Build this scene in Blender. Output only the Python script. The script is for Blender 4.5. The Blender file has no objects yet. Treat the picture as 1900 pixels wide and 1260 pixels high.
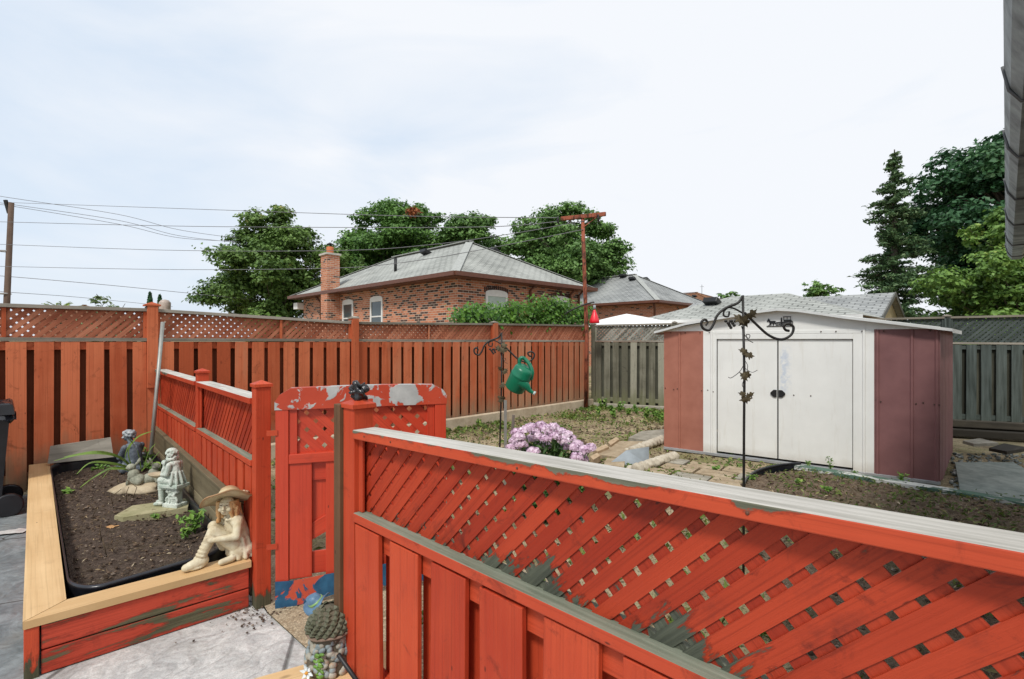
import bpy, math, random
import numpy as np
from mathutils import Vector, Matrix, noise as mnoise
random.seed(7); rng = np.random.default_rng(7)
R = math.radians
S = bpy.context.scene
COL = S.collection
# ------------------------------------------------------------------ camera
cam = bpy.data.objects.new('camera', bpy.data.cameras.new('camera')); COL.objects.link(cam)
cam.location = (0, 0, 1.55); cam.rotation_euler = (R(90), 0, 0)
cam.data.sensor_width = 36; cam.data.lens = 17.62
cam.data.clip_start = 0.05; cam.data.clip_end = 2000
S.camera = cam
# ------------------------------------------------------------------ world, sun, exposure
SUN_AZ = math.atan2(-0.35, -1.0); SUN_EL = R(52)
w = bpy.data.worlds.new('World'); S.world = w; w.use_nodes = True
nt = w.node_tree; nt.nodes.clear()
def wn(t, **k):
    n = nt.nodes.new(t)
    for a, b in k.items(): setattr(n, a, b)
    return n
out = wn('ShaderNodeOutputWorld'); bg = wn('ShaderNodeBackground')
sky = wn('ShaderNodeTexSky', sky_type='NISHITA', sun_disc=False, sun_elevation=SUN_EL, sun_rotation=SUN_AZ % (2*math.pi))
sky.air_density = 1.2; sky.dust_density = 2.0
tc = wn('ShaderNodeTexCoord'); mp = wn('ShaderNodeMapping'); mp.inputs['Scale'].default_value = (1.0, 1.0, 3.2)
mp.inputs['Rotation'].default_value = (0, R(14), R(20))
nz = wn('ShaderNodeTexNoise'); nz.inputs['Scale'].default_value = 1.7; nz.inputs['Detail'].default_value = 7; nz.inputs['Roughness'].default_value = .52
nz.inputs['Distortion'].default_value = .6
sx = wn('ShaderNodeSeparateXYZ')
mr = wn('ShaderNodeMapRange'); mr.inputs['From Min'].default_value = -.75; mr.inputs['From Max'].default_value = .25
mr.inputs['To Min'].default_value = -.13; mr.inputs['To Max'].default_value = .20
ad = wn('ShaderNodeMath', operation='ADD')
rp = wn('ShaderNodeValToRGB'); rp.color_ramp.elements[0].position = .38; rp.color_ramp.elements[1].position = .66
rp.color_ramp.elements[0].color = (.50, .50, .50, 1); rp.color_ramp.elements[1].color = (.97, .97, .97, 1)
mx = wn('ShaderNodeMix', data_type='RGBA')
mx.inputs[7].default_value = (7.55, 7.75, 8.1, 1)
nt.links.new(tc.outputs['Generated'], mp.inputs['Vector']); nt.links.new(mp.outputs['Vector'], nz.inputs['Vector'])
nt.links.new(tc.outputs['Generated'], sx.inputs[0]); nt.links.new(sx.outputs['X'], mr.inputs['Value'])
nt.links.new(nz.outputs['Fac'], ad.inputs[0]); nt.links.new(mr.outputs['Result'], ad.inputs[1])
nt.links.new(ad.outputs[0], rp.inputs['Fac']); nt.links.new(rp.outputs['Color'], mx.inputs[0])
hs = wn('ShaderNodeMix', data_type='RGBA'); hs.inputs[0].default_value = .75; hs.inputs[7].default_value = (4.7, 6.35, 8.3, 1)
nt.links.new(sky.outputs['Color'], hs.inputs[6]); nt.links.new(hs.outputs[2], mx.inputs[6]); nt.links.new(mx.outputs[2], bg.inputs['Color'])
bg.inputs['Strength'].default_value = 0.1
nt.links.new(bg.outputs[0], out.inputs[0])
sun = bpy.data.objects.new('sun', bpy.data.lights.new('sun', 'SUN')); COL.objects.link(sun)
sun.data.energy = 2.2; sun.data.angle = R(10); sun.data.color = (1, .965, .9)
sd = Vector((math.sin(SUN_AZ)*math.cos(SUN_EL), math.cos(SUN_AZ)*math.cos(SUN_EL), math.sin(SUN_EL)))
sun.rotation_euler = sd.to_track_quat('Z', 'Y').to_euler()
sun.location = (0, -5, 12)
S.view_settings.view_transform = 'Standard'; S.view_settings.look = 'None'
S.view_settings.exposure = 0.3; S.view_settings.gamma = 1
# ------------------------------------------------------------------ helpers
EYE = 1.55; F = 930.0
def G(px, py, z=0.0):
    """ground-plan point where the sight line through a photo pixel meets height z"""
    Y = (EYE - z)*F/(py - 630.0); return Vector(((px-950)/F*Y, Y, z))
def D(px, py, Y):
    return Vector(((px-950)/F*Y, Y, EYE-(py-630)/F*Y))
def V(*a): return Vector(a)
def tag(o, label=None, cat=None, group=None, kind=None):
    if label: o['label'] = label
    if cat: o['category'] = cat
    if group: o['group'] = group
    if kind: o['kind'] = kind
    return o
def thing(name, label, cat, loc=(0, 0, 0), rotz=0.0, group=None):
    o = bpy.data.objects.new(name, None); COL.objects.link(o)
    o.empty_display_size = .1; o.location = loc; o.rotation_euler = (0, 0, rotz)
    return tag(o, label, cat, group)
def pmat(p):
    if p is None: return Matrix.Identity(4)
    m = Matrix.Translation(p.location) @ p.rotation_euler.to_matrix().to_4x4()
    m = m @ Matrix.Diagonal((*p.scale, 1))
    return (pmat(p.parent) @ m) if p.parent else m
def copy_tree(o, parent=None):
    c = o.copy(); COL.objects.link(c)
    if parent: c.parent = parent
    for ch in list(o.children): copy_tree(ch, c)
    return c
class MB:
    def __init__(s): s.v = []; s.f = []; s.uv = []; s.t = []; s.sm = []
    def face(s, idx, uv, tone, smooth=False):
        s.f.append(idx); s.uv.append(uv); s.t.append(tone); s.sm.append(smooth)
    def obox(s, c, a, b, d, tone=None, taper=1.0):
        """box: half vectors a, b, d; grain runs along the longest"""
        c, a, b, d = map(Vector, (c, a, b, d))
        if a.cross(b).dot(d) < 0: b = -b
        tone = random.random() if tone is None else tone
        ax = [a, b, d]; L = [x.length for x in ax]; g = L.index(max(L))
        ou, ov = random.uniform(0, 50), random.uniform(0, 50)
        n0 = len(s.v)
        for i in (-1, 1):
            for j in (-1, 1):
                for k in (-1, 1): s.v.append(c + a*i + b*j + d*k)
        Fc = [((0,1,3,2),0),((4,6,7,5),0),((0,4,5,1),1),((2,3,7,6),1),((0,2,6,4),2),((1,5,7,3),2)]
        for q, nax in Fc:
            others = [i for i in range(3) if i != nax]
            vi = g if g in others else others[1]; ui = [i for i in others if i != vi][0]
            uv = []
            for k in q:
                sg = ((k >> 2 & 1)*2-1, (k >> 1 & 1)*2-1, (k & 1)*2-1)
                uv.append((ou + nax*.37 + sg[ui]*L[ui], ov + sg[vi]*L[vi]))
            s.face([n0+k for k in q], uv, tone)
        return s
    def box(s, x0, x1, y0, y1, z0, z1, tone=None):
        return s.obox(((x0+x1)/2, (y0+y1)/2, (z0+z1)/2), ((x1-x0)/2, 0, 0), (0, (y1-y0)/2, 0), (0, 0, (z1-z0)/2), tone)
    def bar(s, p0, p1, side, w, h, tone=None):
        """bar from p0 to p1; side = direction of width w, h = the third dimension"""
        p0, p1, side = Vector(p0), Vector(p1), Vector(side)
        d = p1-p0; dn = d.normalized(); sd_ = (side - dn*side.dot(dn)).normalized(); up = dn.cross(sd_)
        return s.obox((p0+p1)/2, d/2, sd_*w/2, up*h/2, tone)
    def poly(s, pts, tone=None, smooth=False, uvs=None):
        pts = [Vector(p) for p in pts]; n0 = len(s.v); s.v += pts
        if uvs is None:
            n = Vector((0, 0, 0))
            for i in range(len(pts)): n += pts[i].cross(pts[(i+1) % len(pts)])
            n.normalize() if n.length > 1e-12 else None
            u = Vector((0, 0, 1)).cross(n)
            u = u.normalized() if u.length > .05 else Vector((1, 0, 0))
            v = n.cross(u)
            uvs = [(p.dot(u), p.dot(v)) for p in pts]
        s.face(list(range(n0, n0+len(pts))), uvs, random.random() if tone is None else tone, smooth)
    def prism(s, pts, ext, tone=None, grain=None):
        """flat outline pts extruded by vector ext"""
        pts = [Vector(p) for p in pts]; ext = Vector(ext); tone = random.random() if tone is None else tone
        n = Vector((0, 0, 0))
        for i in range(len(pts)): n += pts[i].cross(pts[(i+1) % len(pts)])
        if n.dot(ext) > 0: pts = pts[::-1]
        uvf = None
        if grain is not None:
            g = Vector(grain).normalized(); nn = ext.normalized(); u = g.cross(nn); ou = random.uniform(0, 50)
            uvf = lambda p: (p.dot(u)+ou, p.dot(g)+ou)
        m = len(pts)
        s.poly(pts, tone, uvs=[uvf(p) for p in pts] if uvf else None)
        q = [p+ext for p in pts]
        s.poly(q[::-1], tone, uvs=[uvf(p) for p in q[::-1]] if uvf else None)
        for i in range(m):
            j = (i+1) % m; ps = [pts[j], pts[i], q[i], q[j]]
            s.poly(ps, tone, uvs=[uvf(p) for p in ps] if uvf else None)
        return s
    def tube(s, pts, r, n=8, cap=True, smooth=True, tone=None):
        pts = [Vector(p) for p in pts]; tone = random.random() if tone is None else tone
        rr = r if isinstance(r, (list, tuple)) else [r]*len(pts)
        n0 = len(s.v); ref = None; L = 0; Ls = []
        for i, p in enumerate(pts):
            d = (pts[min(i+1, len(pts)-1)] - pts[max(i-1, 0)])
            d = d.normalized() if d.length > 1e-9 else Vector((0, 0, 1))
            if ref is None: ref = Vector((0, 0, 1)) if abs(d.z) < .9 else Vector((1, 0, 0))
            u = ref - d*ref.dot(d)
            if u.length < 1e-4: u = Vector((1, 0, 0)) - d*d.x
            u.normalize(); v = d.cross(u); ref = u
            if i: L += (p-pts[i-1]).length
            Ls.append(L)
            for k in range(n):
                a = 2*math.pi*k/n; s.v.append(p + (u*math.cos(a)+v*math.sin(a))*rr[i])
        for i in range(len(pts)-1):
            for k in range(n):
                k2 = (k+1) % n; c = 2*math.pi*rr[0]/n
                s.face([n0+i*n+k, n0+i*n+k2, n0+(i+1)*n+k2, n0+(i+1)*n+k],
                       [(k*c, Ls[i]), ((k+1)*c, Ls[i]), ((k+1)*c, Ls[i+1]), (k*c, Ls[i+1])], tone, smooth)
        if cap:
            s.face([n0+k for k in range(n)][::-1], [(0, 0)]*n, tone)
            e = n0+(len(pts)-1)*n; s.face([e+k for k in range(n)], [(0, 0)]*n, tone)
        return s
    def ell(s, c, r, rot=None, seg=12, rings=8, tone=None, jit=0, smooth=True):
        c = Vector(c); r = (r, r, r) if not hasattr(r, '__len__') else r
        Rm = rot if rot is not None else Matrix.Identity(3); tone = random.random() if tone is None else tone
        n0 = len(s.v)
        def P(x, y, z):
            q = Vector((x, y, z))
            if jit: q = q*(1+jit*mnoise.noise(q*1.7+c*31+Vector((tone*9, 0, 0))))
            return c + Rm @ Vector((q.x*r[0], q.y*r[1], q.z*r[2]))
        s.v.append(P(0, 0, 1))
        for i in range(1, rings):
            t = math.pi*i/rings
            for k in range(seg):
                a = 2*math.pi*k/seg; s.v.append(P(math.sin(t)*math.cos(a), math.sin(t)*math.sin(a), math.cos(t)))
        s.v.append(P(0, 0, -1)); last = len(s.v)-1
        def uv(i, k): return (k/seg*6*r[0], i/rings*3*r[2])
        for k in range(seg):
            k2 = (k+1) % seg
            s.face([n0, n0+1+k, n0+1+k2], [uv(0, k), uv(1, k), uv(1, k+1)], tone, smooth)
            for i in range(rings-2):
                a = n0+1+i*seg; b = a+seg
                s.face([a+k, b+k, b+k2, a+k2], [uv(i+1, k), uv(i+2, k), uv(i+2, k+1), uv(i+1, k+1)], tone, smooth)
            a = n0+1+(rings-2)*seg
            s.face([a+k, last, a+k2], [uv(rings-1, k), uv(rings, k), uv(rings-1, k+1)], tone, smooth)
        return s
    def cap(s, p0, p1, r0, r1, n=12, tone=None):
        """tapered capsule, for organic unions"""
        p0, p1 = Vector(p0), Vector(p1); tone = .5 if tone is None else tone
        d = (p1-p0); dn = d.normalized(); pts = []; rr = []
        for a in (80, 60, 35, 0): pts.append(p0 - dn*r0*math.sin(R(a))); rr.append(r0*math.cos(R(a)))
        for a in (0, 35, 60, 80): pts.append(p1 + dn*r1*math.sin(R(a))); rr.append(r1*math.cos(R(a)))
        return s.tube(pts, rr, n, tone=tone)
    def lathe(s, prof, c=(0, 0, 0), n=24, M=None, tone=None, wob=None):
        """prof: list of (radius, z)"""
        c = Vector(c); M = M or Matrix.Identity(3); n0 = len(s.v); tone = random.random() if tone is None else tone
        for r, z in prof:
            for k in range(n):
                a = 2*math.pi*k/n; dz = wob(a, r) if wob else 0
                s.v.append(c + M @ Vector((r*math.cos(a), r*math.sin(a), z+dz)))
        for i in range(len(prof)-1):
            for k in range(n):
                k2 = (k+1) % n
                s.face([n0+i*n+k, n0+i*n+k2, n0+(i+1)*n+k2, n0+(i+1)*n+k],
                       [(k/n, prof[i][1]), ((k+1)/n, prof[i][1]), ((k+1)/n, prof[i+1][1]), (k/n, prof[i+1][1])], tone, True)
        return s
    def build(s, name, mat, parent=None, world=False, bevel=0, mods=None, coll=True):
        me = bpy.data.meshes.new(name)
        vs = s.v
        if world and parent is not None:
            Mi = pmat(parent).inverted(); vs = [Mi @ v for v in vs]
        me.from_pydata([tuple(v) for v in vs], [], s.f)
        ul = me.uv_layers.new(name='UVMap'); flat = [c for f in s.uv for p in f for c in p]
        ul.data.foreach_set('uv', flat)
        at = me.attributes.new('tone', 'FLOAT', 'FACE'); at.data.foreach_set('value', s.t)
        me.polygons.foreach_set('use_smooth', s.sm)
        me.materials.append(mat); me.update()
        o = bpy.data.objects.new(name, me); COL.objects.link(o)
        if parent is not None: o.parent = parent
        if bevel:
            b = o.modifiers.new('bevel', 'BEVEL'); b.width = bevel; b.segments = 2; b.limit_method = 'ANGLE'; b.angle_limit = R(40)
        return o
def organic(mb, name, mat, parent=None, voxel=.004, it=4, world=False):
    o = mb.build(name, mat, parent, world)
    m = o.modifiers.new('remesh', 'REMESH'); m.mode = 'VOXEL'; m.voxel_size = voxel; m.use_smooth_shade = True
    m = o.modifiers.new('smooth', 'SMOOTH'); m.iterations = it; m.factor = .5
    return o
def leaf_mesh(name, mat, parent, C, Nrm, size, seed=1, tones=None, aspect=.55, fold=.25):
    """many folded leaves: C (n,3) centres, Nrm (n,3) rough facing, size (n,)"""
    r = np.random.default_rng(seed); n = len(C)
    N = Nrm / (np.linalg.norm(Nrm, axis=1, keepdims=True)+1e-9)
    A = r.normal(size=(n, 3)); A -= N*(A*N).sum(1, keepdims=True); A /= (np.linalg.norm(A, axis=1, keepdims=True)+1e-9)
    B = np.cross(N, A); s = np.asarray(size)[:, None]
    v = np.empty((n, 4, 3))
    v[:, 0] = C - A*s*.5; v[:, 2] = C + A*s*.5
    v[:, 1] = C + B*s*.5*aspect + N*s*fold*.5; v[:, 3] = C - B*s*.5*aspect + N*s*fold*.5
    me = bpy.data.meshes.new(name)
    me.vertices.add(n*4); me.vertices.foreach_set('co', v.reshape(-1).astype(np.float32))
    me.loops.add(n*6); me.polygons.add(n*2)
    idx = np.arange(n)[:, None]*4 + np.array([0, 1, 2, 0, 2, 3])[None]
    me.loops.foreach_set('vertex_index', idx.reshape(-1).astype(np.int32))
    me.polygons.foreach_set('loop_start', (np.arange(n*2)*3).astype(np.int32))
    me.polygons.foreach_set('loop_total', np.full(n*2, 3, np.int32))
    t = tones if tones is not None else r.random(n)
    at = me.attributes.new('tone', 'FLOAT', 'FACE'); at.data.foreach_set('value', np.repeat(t, 2).astype(np.float32))
    me.materials.append(mat); me.update(calc_edges=True)
    o = bpy.data.objects.new(name, me); COL.objects.link(o)
    if parent is not None: o.parent = parent
    return o
# ------------------------------------------------------------------ materials
class M:
    def __init__(s, name, rough=.7, spec=.3):
        s.m = bpy.data.materials.new(name); s.m.use_nodes = True; s.t = s.m.node_tree
        s.b = s.t.nodes['Principled BSDF']; s.b.inputs['Roughness'].default_value = rough
        s.b.inputs['Specular IOR Level'].default_value = spec; s._tc = None
    def n(s, t, **k):
        x = s.t.nodes.new(t)
        for a, b in k.items(): setattr(x, a, b)
        return x
    def L(s, a, b): s.t.links.new(a, b)
    def inp(s, sock, v):
        if isinstance(v, bpy.types.NodeSocket): s.L(v, sock)
        elif hasattr(v, '__len__') and len(v) == 3 and sock.type == 'RGBA': sock.default_value = (*v, 1)
        else: sock.default_value = v
    def co(s, kind='UV'):
        if s._tc is None: s._tc = s.n('ShaderNodeTexCoord')
        return s._tc.outputs[kind]
    def pos(s): return s.n('ShaderNodeNewGeometry').outputs['Position']
    def map(s, vec, sc=(1, 1, 1), rot=(0, 0, 0), loc=(0, 0, 0)):
        x = s.n('ShaderNodeMapping'); s.L(vec, x.inputs[0]); x.inputs['Scale'].default_value = sc
        x.inputs['Rotation'].default_value = rot; x.inputs['Location'].default_value = loc; return x.outputs[0]
    def noise(s, vec, scale, detail=4, rough=.55, dist=0):
        x = s.n('ShaderNodeTexNoise'); s.L(vec, x.inputs['Vector']); x.inputs['Scale'].default_value = scale
        x.inputs['Detail'].default_value = detail; x.inputs['Roughness'].default_value = rough; x.inputs['Distortion'].default_value = dist
        return x.outputs['Fac']
    def voro(s, vec, scale, feature='F1', out='Distance', rnd=1):
        x = s.n('ShaderNodeTexVoronoi', feature=feature); s.L(vec, x.inputs['Vector']); x.inputs['Scale'].default_value = scale
        x.inputs['Randomness'].default_value = rnd; return x.outputs[out]
    def ramp(s, f, stops, interp='LINEAR'):
        x = s.n('ShaderNodeValToRGB'); s.L(f, x.inputs[0]); e = x.color_ramp.elements; x.color_ramp.interpolation = interp
        while len(e) < len(stops): e.new(.5)
        for i, (p, c) in enumerate(stops):
            e[i].position = p; e[i].color = (c, c, c, 1) if not hasattr(c, '__len__') else (*c, 1)
        return x.outputs[0]
    def mix(s, f, a, b, mode='MIX'):
        x = s.n('ShaderNodeMix', data_type='RGBA', blend_type=mode); s.inp(x.inputs[0], f); s.inp(x.inputs[6], a); s.inp(x.inputs[7], b)
        return x.outputs[2]
    def math(s, op, a, b=0.0, clamp=False):
        x = s.n('ShaderNodeMath', operation=op, use_clamp=clamp); s.inp(x.inputs[0], a); s.inp(x.inputs[1], b); return x.outputs[0]
    def mr(s, v, a, b, c=0, d=1):
        x = s.n('ShaderNodeMapRange'); s.inp(x.inputs['Value'], v)
        for k, q in zip(('From Min', 'From Max', 'To Min', 'To Max'), (a, b, c, d)): x.inputs[k].default_value = q
        return x.outputs[0]
    def xyz(s, v, i): x = s.n('ShaderNodeSeparateXYZ'); s.L(v, x.inputs[0]); return x.outputs[i]
    def tone(s): return s.n('ShaderNodeAttribute', attribute_name='tone').outputs['Fac']
    def col(s, c): s.inp(s.b.inputs['Base Color'], c); return s
    def rough(s, c): s.inp(s.b.inputs['Roughness'], c); return s
    def bump(s, h, st=.3, dist=.01):
        x = s.n('ShaderNodeBump'); s.L(h, x.inputs['Height']); x.inputs['Strength'].default_value = st; x.inputs['Distance'].default_value = dist
        s.L(x.outputs[0], s.b.inputs['Normal']); return s
    def nz(s):
        return s.xyz(s.n('ShaderNodeNewGeometry').outputs['Normal'], 2)

def wood(name, c1, c2, bare1=None, bare2=None, peel=0.0, bias=None, top=0.0, rough=.55, grain=1.0, baremix=(.3, .7), side=None, dirt=.3, tonev=.25, pscale=5, pstretch=.8, spec=.3,
         low=None, hue=None, knots=True):
    """painted or bare wood. UV: V runs along the grain, metres. peel 0..1 amount of lost paint; bias = extra peel socket builder(m)"""
    m = M(name, rough, spec); uv = m.co('UV')
    g = m.noise(m.map(uv, (70, 2.2, 1)), 1.0, 5, .6, .4)
    g2 = m.noise(m.map(uv, (18, 1.0, 1)), 1.0, 3, .5, .6)
    big = m.noise(m.co('Object'), 2.3, 4, .6)
    t = m.tone()
    k = m.math('ADD', m.math('MULTIPLY', g2, .5), m.math('MULTIPLY', big, .5))
    k = m.math('ADD', k, m.math('MULTIPLY', m.math('SUBTRACT', t, .5), tonev))
    paint = m.mix(m.ramp(k, [(.3, 0), (.7, 1)]), c1, c2)
    gl = m.noise(m.map(uv, (120, 1.1, 1)), 1.0, 4, .6, .2)
    paint = m.mix(m.ramp(gl, [(.52, 0), (.72, .42*min(1, grain))]), paint, tuple(x*.5 for x in c1))
    sm = m.noise(m.map(m.co('Object'), (1, 1, 1)), 6.5, 7, .72, 1.2)
    paint = m.mix(m.ramp(sm, [(.57, 0), (.72, dirt*1.1)]), paint, tuple(x*.25+.006 for x in c1))
    if knots:
        nv = m.voro(m.map(uv, (16, 6, 1)), 1.0, rnd=.9)
        paint = m.mix(m.ramp(nv, [(.045, .7), (.07, 0)]), paint, (.03, .012, .008))
        vz = m.voro(m.map(uv, (7, 3.2, 1)), 1.0)
        kn = m.ramp(vz, [(.035, 1), (.09, 0)])
        paint = m.mix(m.math('MULTIPLY', kn, .55), paint, tuple(x*.35 for x in c1))
    if dirt:
        dn = m.noise(m.map(uv, (9, 4, 1)), 1.0, 6, .7)
        paint = m.mix(m.ramp(dn, [(.56, 0), (.8, dirt)]), paint, tuple(x*.45+.01 for x in c1))
    h = m.math('MULTIPLY', g, .35*grain)
    if low:   # weathering rising from the foot: (z0,z1,colour)
        z = m.xyz(m.pos(), 2); z = m.math('ADD', z, m.math('MULTIPLY', m.math('SUBTRACT', m.noise(m.map(uv, (14, 3, 1)), 1, 4), .5), (low[1]-low[0])*1.6))
        paint = m.mix(m.mr(z, low[0], low[1], .85, 0), paint, low[2])
    if hue: paint = hue(m, paint, uv, t)
    if bare1 is not None:
        bare = m.mix(m.ramp(m.math('ADD', m.math('MULTIPLY', g, .5), m.math('MULTIPLY', m.noise(m.map(uv, (14, 2.5, 1)), 1, 6, .7), .5)), [(baremix[0], 0), (baremix[1], 1)]), bare1, bare2)
        if side: bare = m.mix(m.ramp(m.nz(), [(.6, 1), (.85, 0)]), bare, m.mix(m.ramp(g, [(.3, 0), (.7, 1)]), side[0], side[1]))
        pn = m.noise(m.map(uv, (pscale*2.2, pscale*pstretch, 1)), 1.0, 8, .68, .3)
        x = m.math('ADD', pn, peel)
        if bias: x = m.math('ADD', x, bias(m))
        if top: x = m.math('ADD', x, m.math('MULTIPLY', m.ramp(m.nz(), [(.6, 0), (.85, 1)]), top))
        pk = m.ramp(x, [(.5, 0), (.525, 1)])
        col = m.mix(pk, paint, bare)
        edge = m.ramp(x, [(.46, 0), (.5, 1), (.53, 0)])
        col = m.mix(m.math('MULTIPLY', edge, .5), col, tuple(q*.3 for q in c1))
        h = m.math('ADD', m.math('SUBTRACT', h, m.math('MULTIPLY', pk, .25)), m.math('MULTIPLY', pk, m.math('MULTIPLY', g, .5)))
        m.rough(m.mix(pk, (rough,)*3, (.9,)*3))
    else: col = paint
    m.col(col); m.bump(h, .55, .006)
    return m.m
def stone(name, c1, c2, scale=20, rough=.9, bs=.4, spots=None, cav=False, sp=.2):
    m = M(name, rough, sp); p = m.co('Object')
    n1 = m.noise(p, scale, 6, .65); n2 = m.noise(p, scale*.2, 3)
    c = m.mix(m.ramp(m.math('ADD', m.math('MULTIPLY', n1, .6), m.math('MULTIPLY', n2, .4)), [(.35, 0), (.65, 1)]), c1, c2)
    if spots: c = m.mix(m.ramp(m.noise(p, scale*1.6, 3), [(.6, 0), (.68, .8)]), c, spots)
    if cav:   # darker colour in the creases
        pt = m.n('ShaderNodeNewGeometry').outputs['Pointiness']
        c = m.mix(m.ramp(pt, [(.44, .8), (.5, 0)]), c, cav)
    m.col(c); m.bump(n1, min(1, bs*1.6), .006); return m.m
def plain(name, c, rough=.5, metal=0, spec=.4, var=.15, scale=8, bs=0):
    m = M(name, rough, spec); n = m.noise(m.co('Object'), scale, 5, .6)
    m.col(m.mix(m.ramp(n, [(.3, 0), (.7, 1)]), tuple(x*(1-var) for x in c), tuple(min(1, x*(1+var)) for x in c)))
    m.b.inputs['Metallic'].default_value = metal
    if bs: m.bump(m.noise(m.co('Object'), scale*4, 4), bs, .003)
    return m.m
def leafm(name, c1, c2, c3=None, trans=.25, rough=.5):
    m = M(name, rough, .35); t = m.tone()
    st = [(0, c1), (.85, c2)] + ([(1, c3)] if c3 else [])
    c = m.ramp(t, st); m.col(c)
    tr = m.n('ShaderNodeBsdfTranslucent'); m.L(c, tr.inputs[0])
    mx = m.n('ShaderNodeMixShader'); mx.inputs[0].default_value = trans
    m.L(m.b.outputs[0], mx.inputs[1]); m.L(tr.outputs[0], mx.inputs[2])
    o = m.t.nodes['Material Output']; m.L(mx.outputs[0], o.inputs[0]); return m.m
# ------------------------------------------------------------------ shared materials
RED1, RED2 = (.41, .044, .017), (.55, .078, .029)
def fore_bias(m):
    p = m.pos(); z = m.xyz(p, 2); x = m.xyz(p, 0)
    patch = m.ramp(m.noise(m.map(p, (5, 5, .5), loc=(.35, 0, 0)), 1, 4, .6), [(.38, 0), (.56, 1)])
    a = m.math('MULTIPLY', m.mr(z, .84, 1.0, .40, -.05), m.math('ADD', m.math('MULTIPLY', patch, .8), .16))
    b = m.math('MULTIPLY', m.mr(x, -.5, -.2, .15, 1), m.mr(x, .35, .7, 1, .35))
    return m.math('MULTIPLY', a, b)
def cap_bias(m):
    q = m.co('Object'); e = m.math('SUBTRACT', m.xyz(q, 2), m.math('ADD', 1.178, m.math('MULTIPLY', m.xyz(q, 0), .0347)))
    pt = m.ramp(m.noise(m.map(q, (2.6, 2.6, .5)), 1, 3), [(.36, .25), (.62, 1)])
    return m.math('MULTIPLY', m.mr(e, -.026, -.002, -.02, .24), pt)
def foot_bias(m):
    return m.mr(m.xyz(m.pos(), 2), .0, .22, .36, -.08)
RED = wood('red_paint', RED1, RED2, (.04, .04, .022), (.13, .12, .07), peel=-.16, bias=foot_bias, rough=.5, spec=.25, dirt=.5, tonev=.3, grain=2.0, pstretch=.5)
REDLAT = wood('red_lattice_paint', (.31, .029, .011), (.44, .052, .019), (.025, .03, .024), (.13, .14, .10), peel=-.165, bias=fore_bias, rough=.5, spec=.25, dirt=.75, tonev=.5, grain=2.2, pscale=11, pstretch=.42)
REDCAP = wood('red_cap_paint', RED1, RED2, (.33, .315, .275), (.57, .545, .50), peel=-.13, top=.30, bias=cap_bias, baremix=(.36, .60), side=((.07, .075, .05), (.22, .21, .15)), rough=.45, dirt=.5, pscale=3, pstretch=1.2)
REDRAIL = wood('red_rail_paint', RED1, RED2, (.10, .12, .08), (.30, .32, .25), peel=-.13, top=.5, rough=.5, dirt=.5, pscale=4)
REDGATE = wood('red_gate_paint', (.47, .042, .018), (.58, .065, .028), rough=.4, spec=.4, dirt=.2)
REDPLANT = wood('red_planter_paint', (.40, .042, .02), (.52, .065, .032), (.045, .04, .022), (.17, .15, .085), peel=-.025, rough=.6, pscale=5, pstretch=.35)
BROWNPOST = wood('bare_brown_wood', (.09, .045, .02), (.17, .09, .045), rough=.8, tonev=.1)
def fade_hue(m, paint, uv, t):
    x = m.xyz(m.pos(), 0)
    f = m.math('ADD', m.mr(x, -4.5, 2.2, -.2, .55), m.math('MULTIPLY', m.math('SUBTRACT', m.noise(m.map(uv, (9, .9, 1)), 1, 5), .5), 1.5))
    f = m.math('ADD', f, m.math('MULTIPLY', m.math('SUBTRACT', t, .5), .4))
    return m.mix(m.ramp(f, [(.1, 0), (.8, .72)]), paint, (.40, .245, .15))
ORANGE = wood('faded_orange_stain', (.40, .085, .032), (.60, .17, .075), rough=.75, tonev=.6, dirt=.55, low=(.1, .55, (.20, .175, .11)), hue=fade_hue, spec=.2)
ORLAT = wood('faded_lattice_stain', (.28, .085, .045), (.48, .19, .11), rough=.8, tonev=.4, dirt=.4, spec=.15)
def shade_hue(m, paint, uv, t):  # tree shade painted into the wood colour towards the right end
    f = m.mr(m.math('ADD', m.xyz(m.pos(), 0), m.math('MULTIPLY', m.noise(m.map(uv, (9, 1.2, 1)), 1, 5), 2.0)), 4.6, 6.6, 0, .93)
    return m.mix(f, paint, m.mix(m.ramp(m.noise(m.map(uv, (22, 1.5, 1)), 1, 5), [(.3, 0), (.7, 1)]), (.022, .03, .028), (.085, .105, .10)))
GREYCAP = wood('weathered_cap_wood', (.17, .15, .12), (.36, .33, .28), rough=.9, spec=.1, tonev=.5)
GREYW = wood('weathered_grey_wood', (.12, .115, .085), (.31, .30, .235), rough=.9, spec=.1, tonev=.7, dirt=.5, low=(.1, .5, (.15, .155, .08)), hue=shade_hue)
GREYLAT = wood('weathered_grey_lattice', (.13, .13, .11), (.33, .33, .29), rough=.9, spec=.1, tonev=.8, hue=shade_hue)
DARKW = wood('dark_wet_wood', (.035, .03, .022), (.10, .085, .06), rough=.8, tonev=.5)
NEWW = wood('fresh_pine', (.56, .36, .17), (.74, .52, .28), rough=.6, tonev=.3, dirt=.15)
NEWG = wood('grey_board', (.16, .15, .12), (.34, .32, .27), rough=.9)

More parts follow.
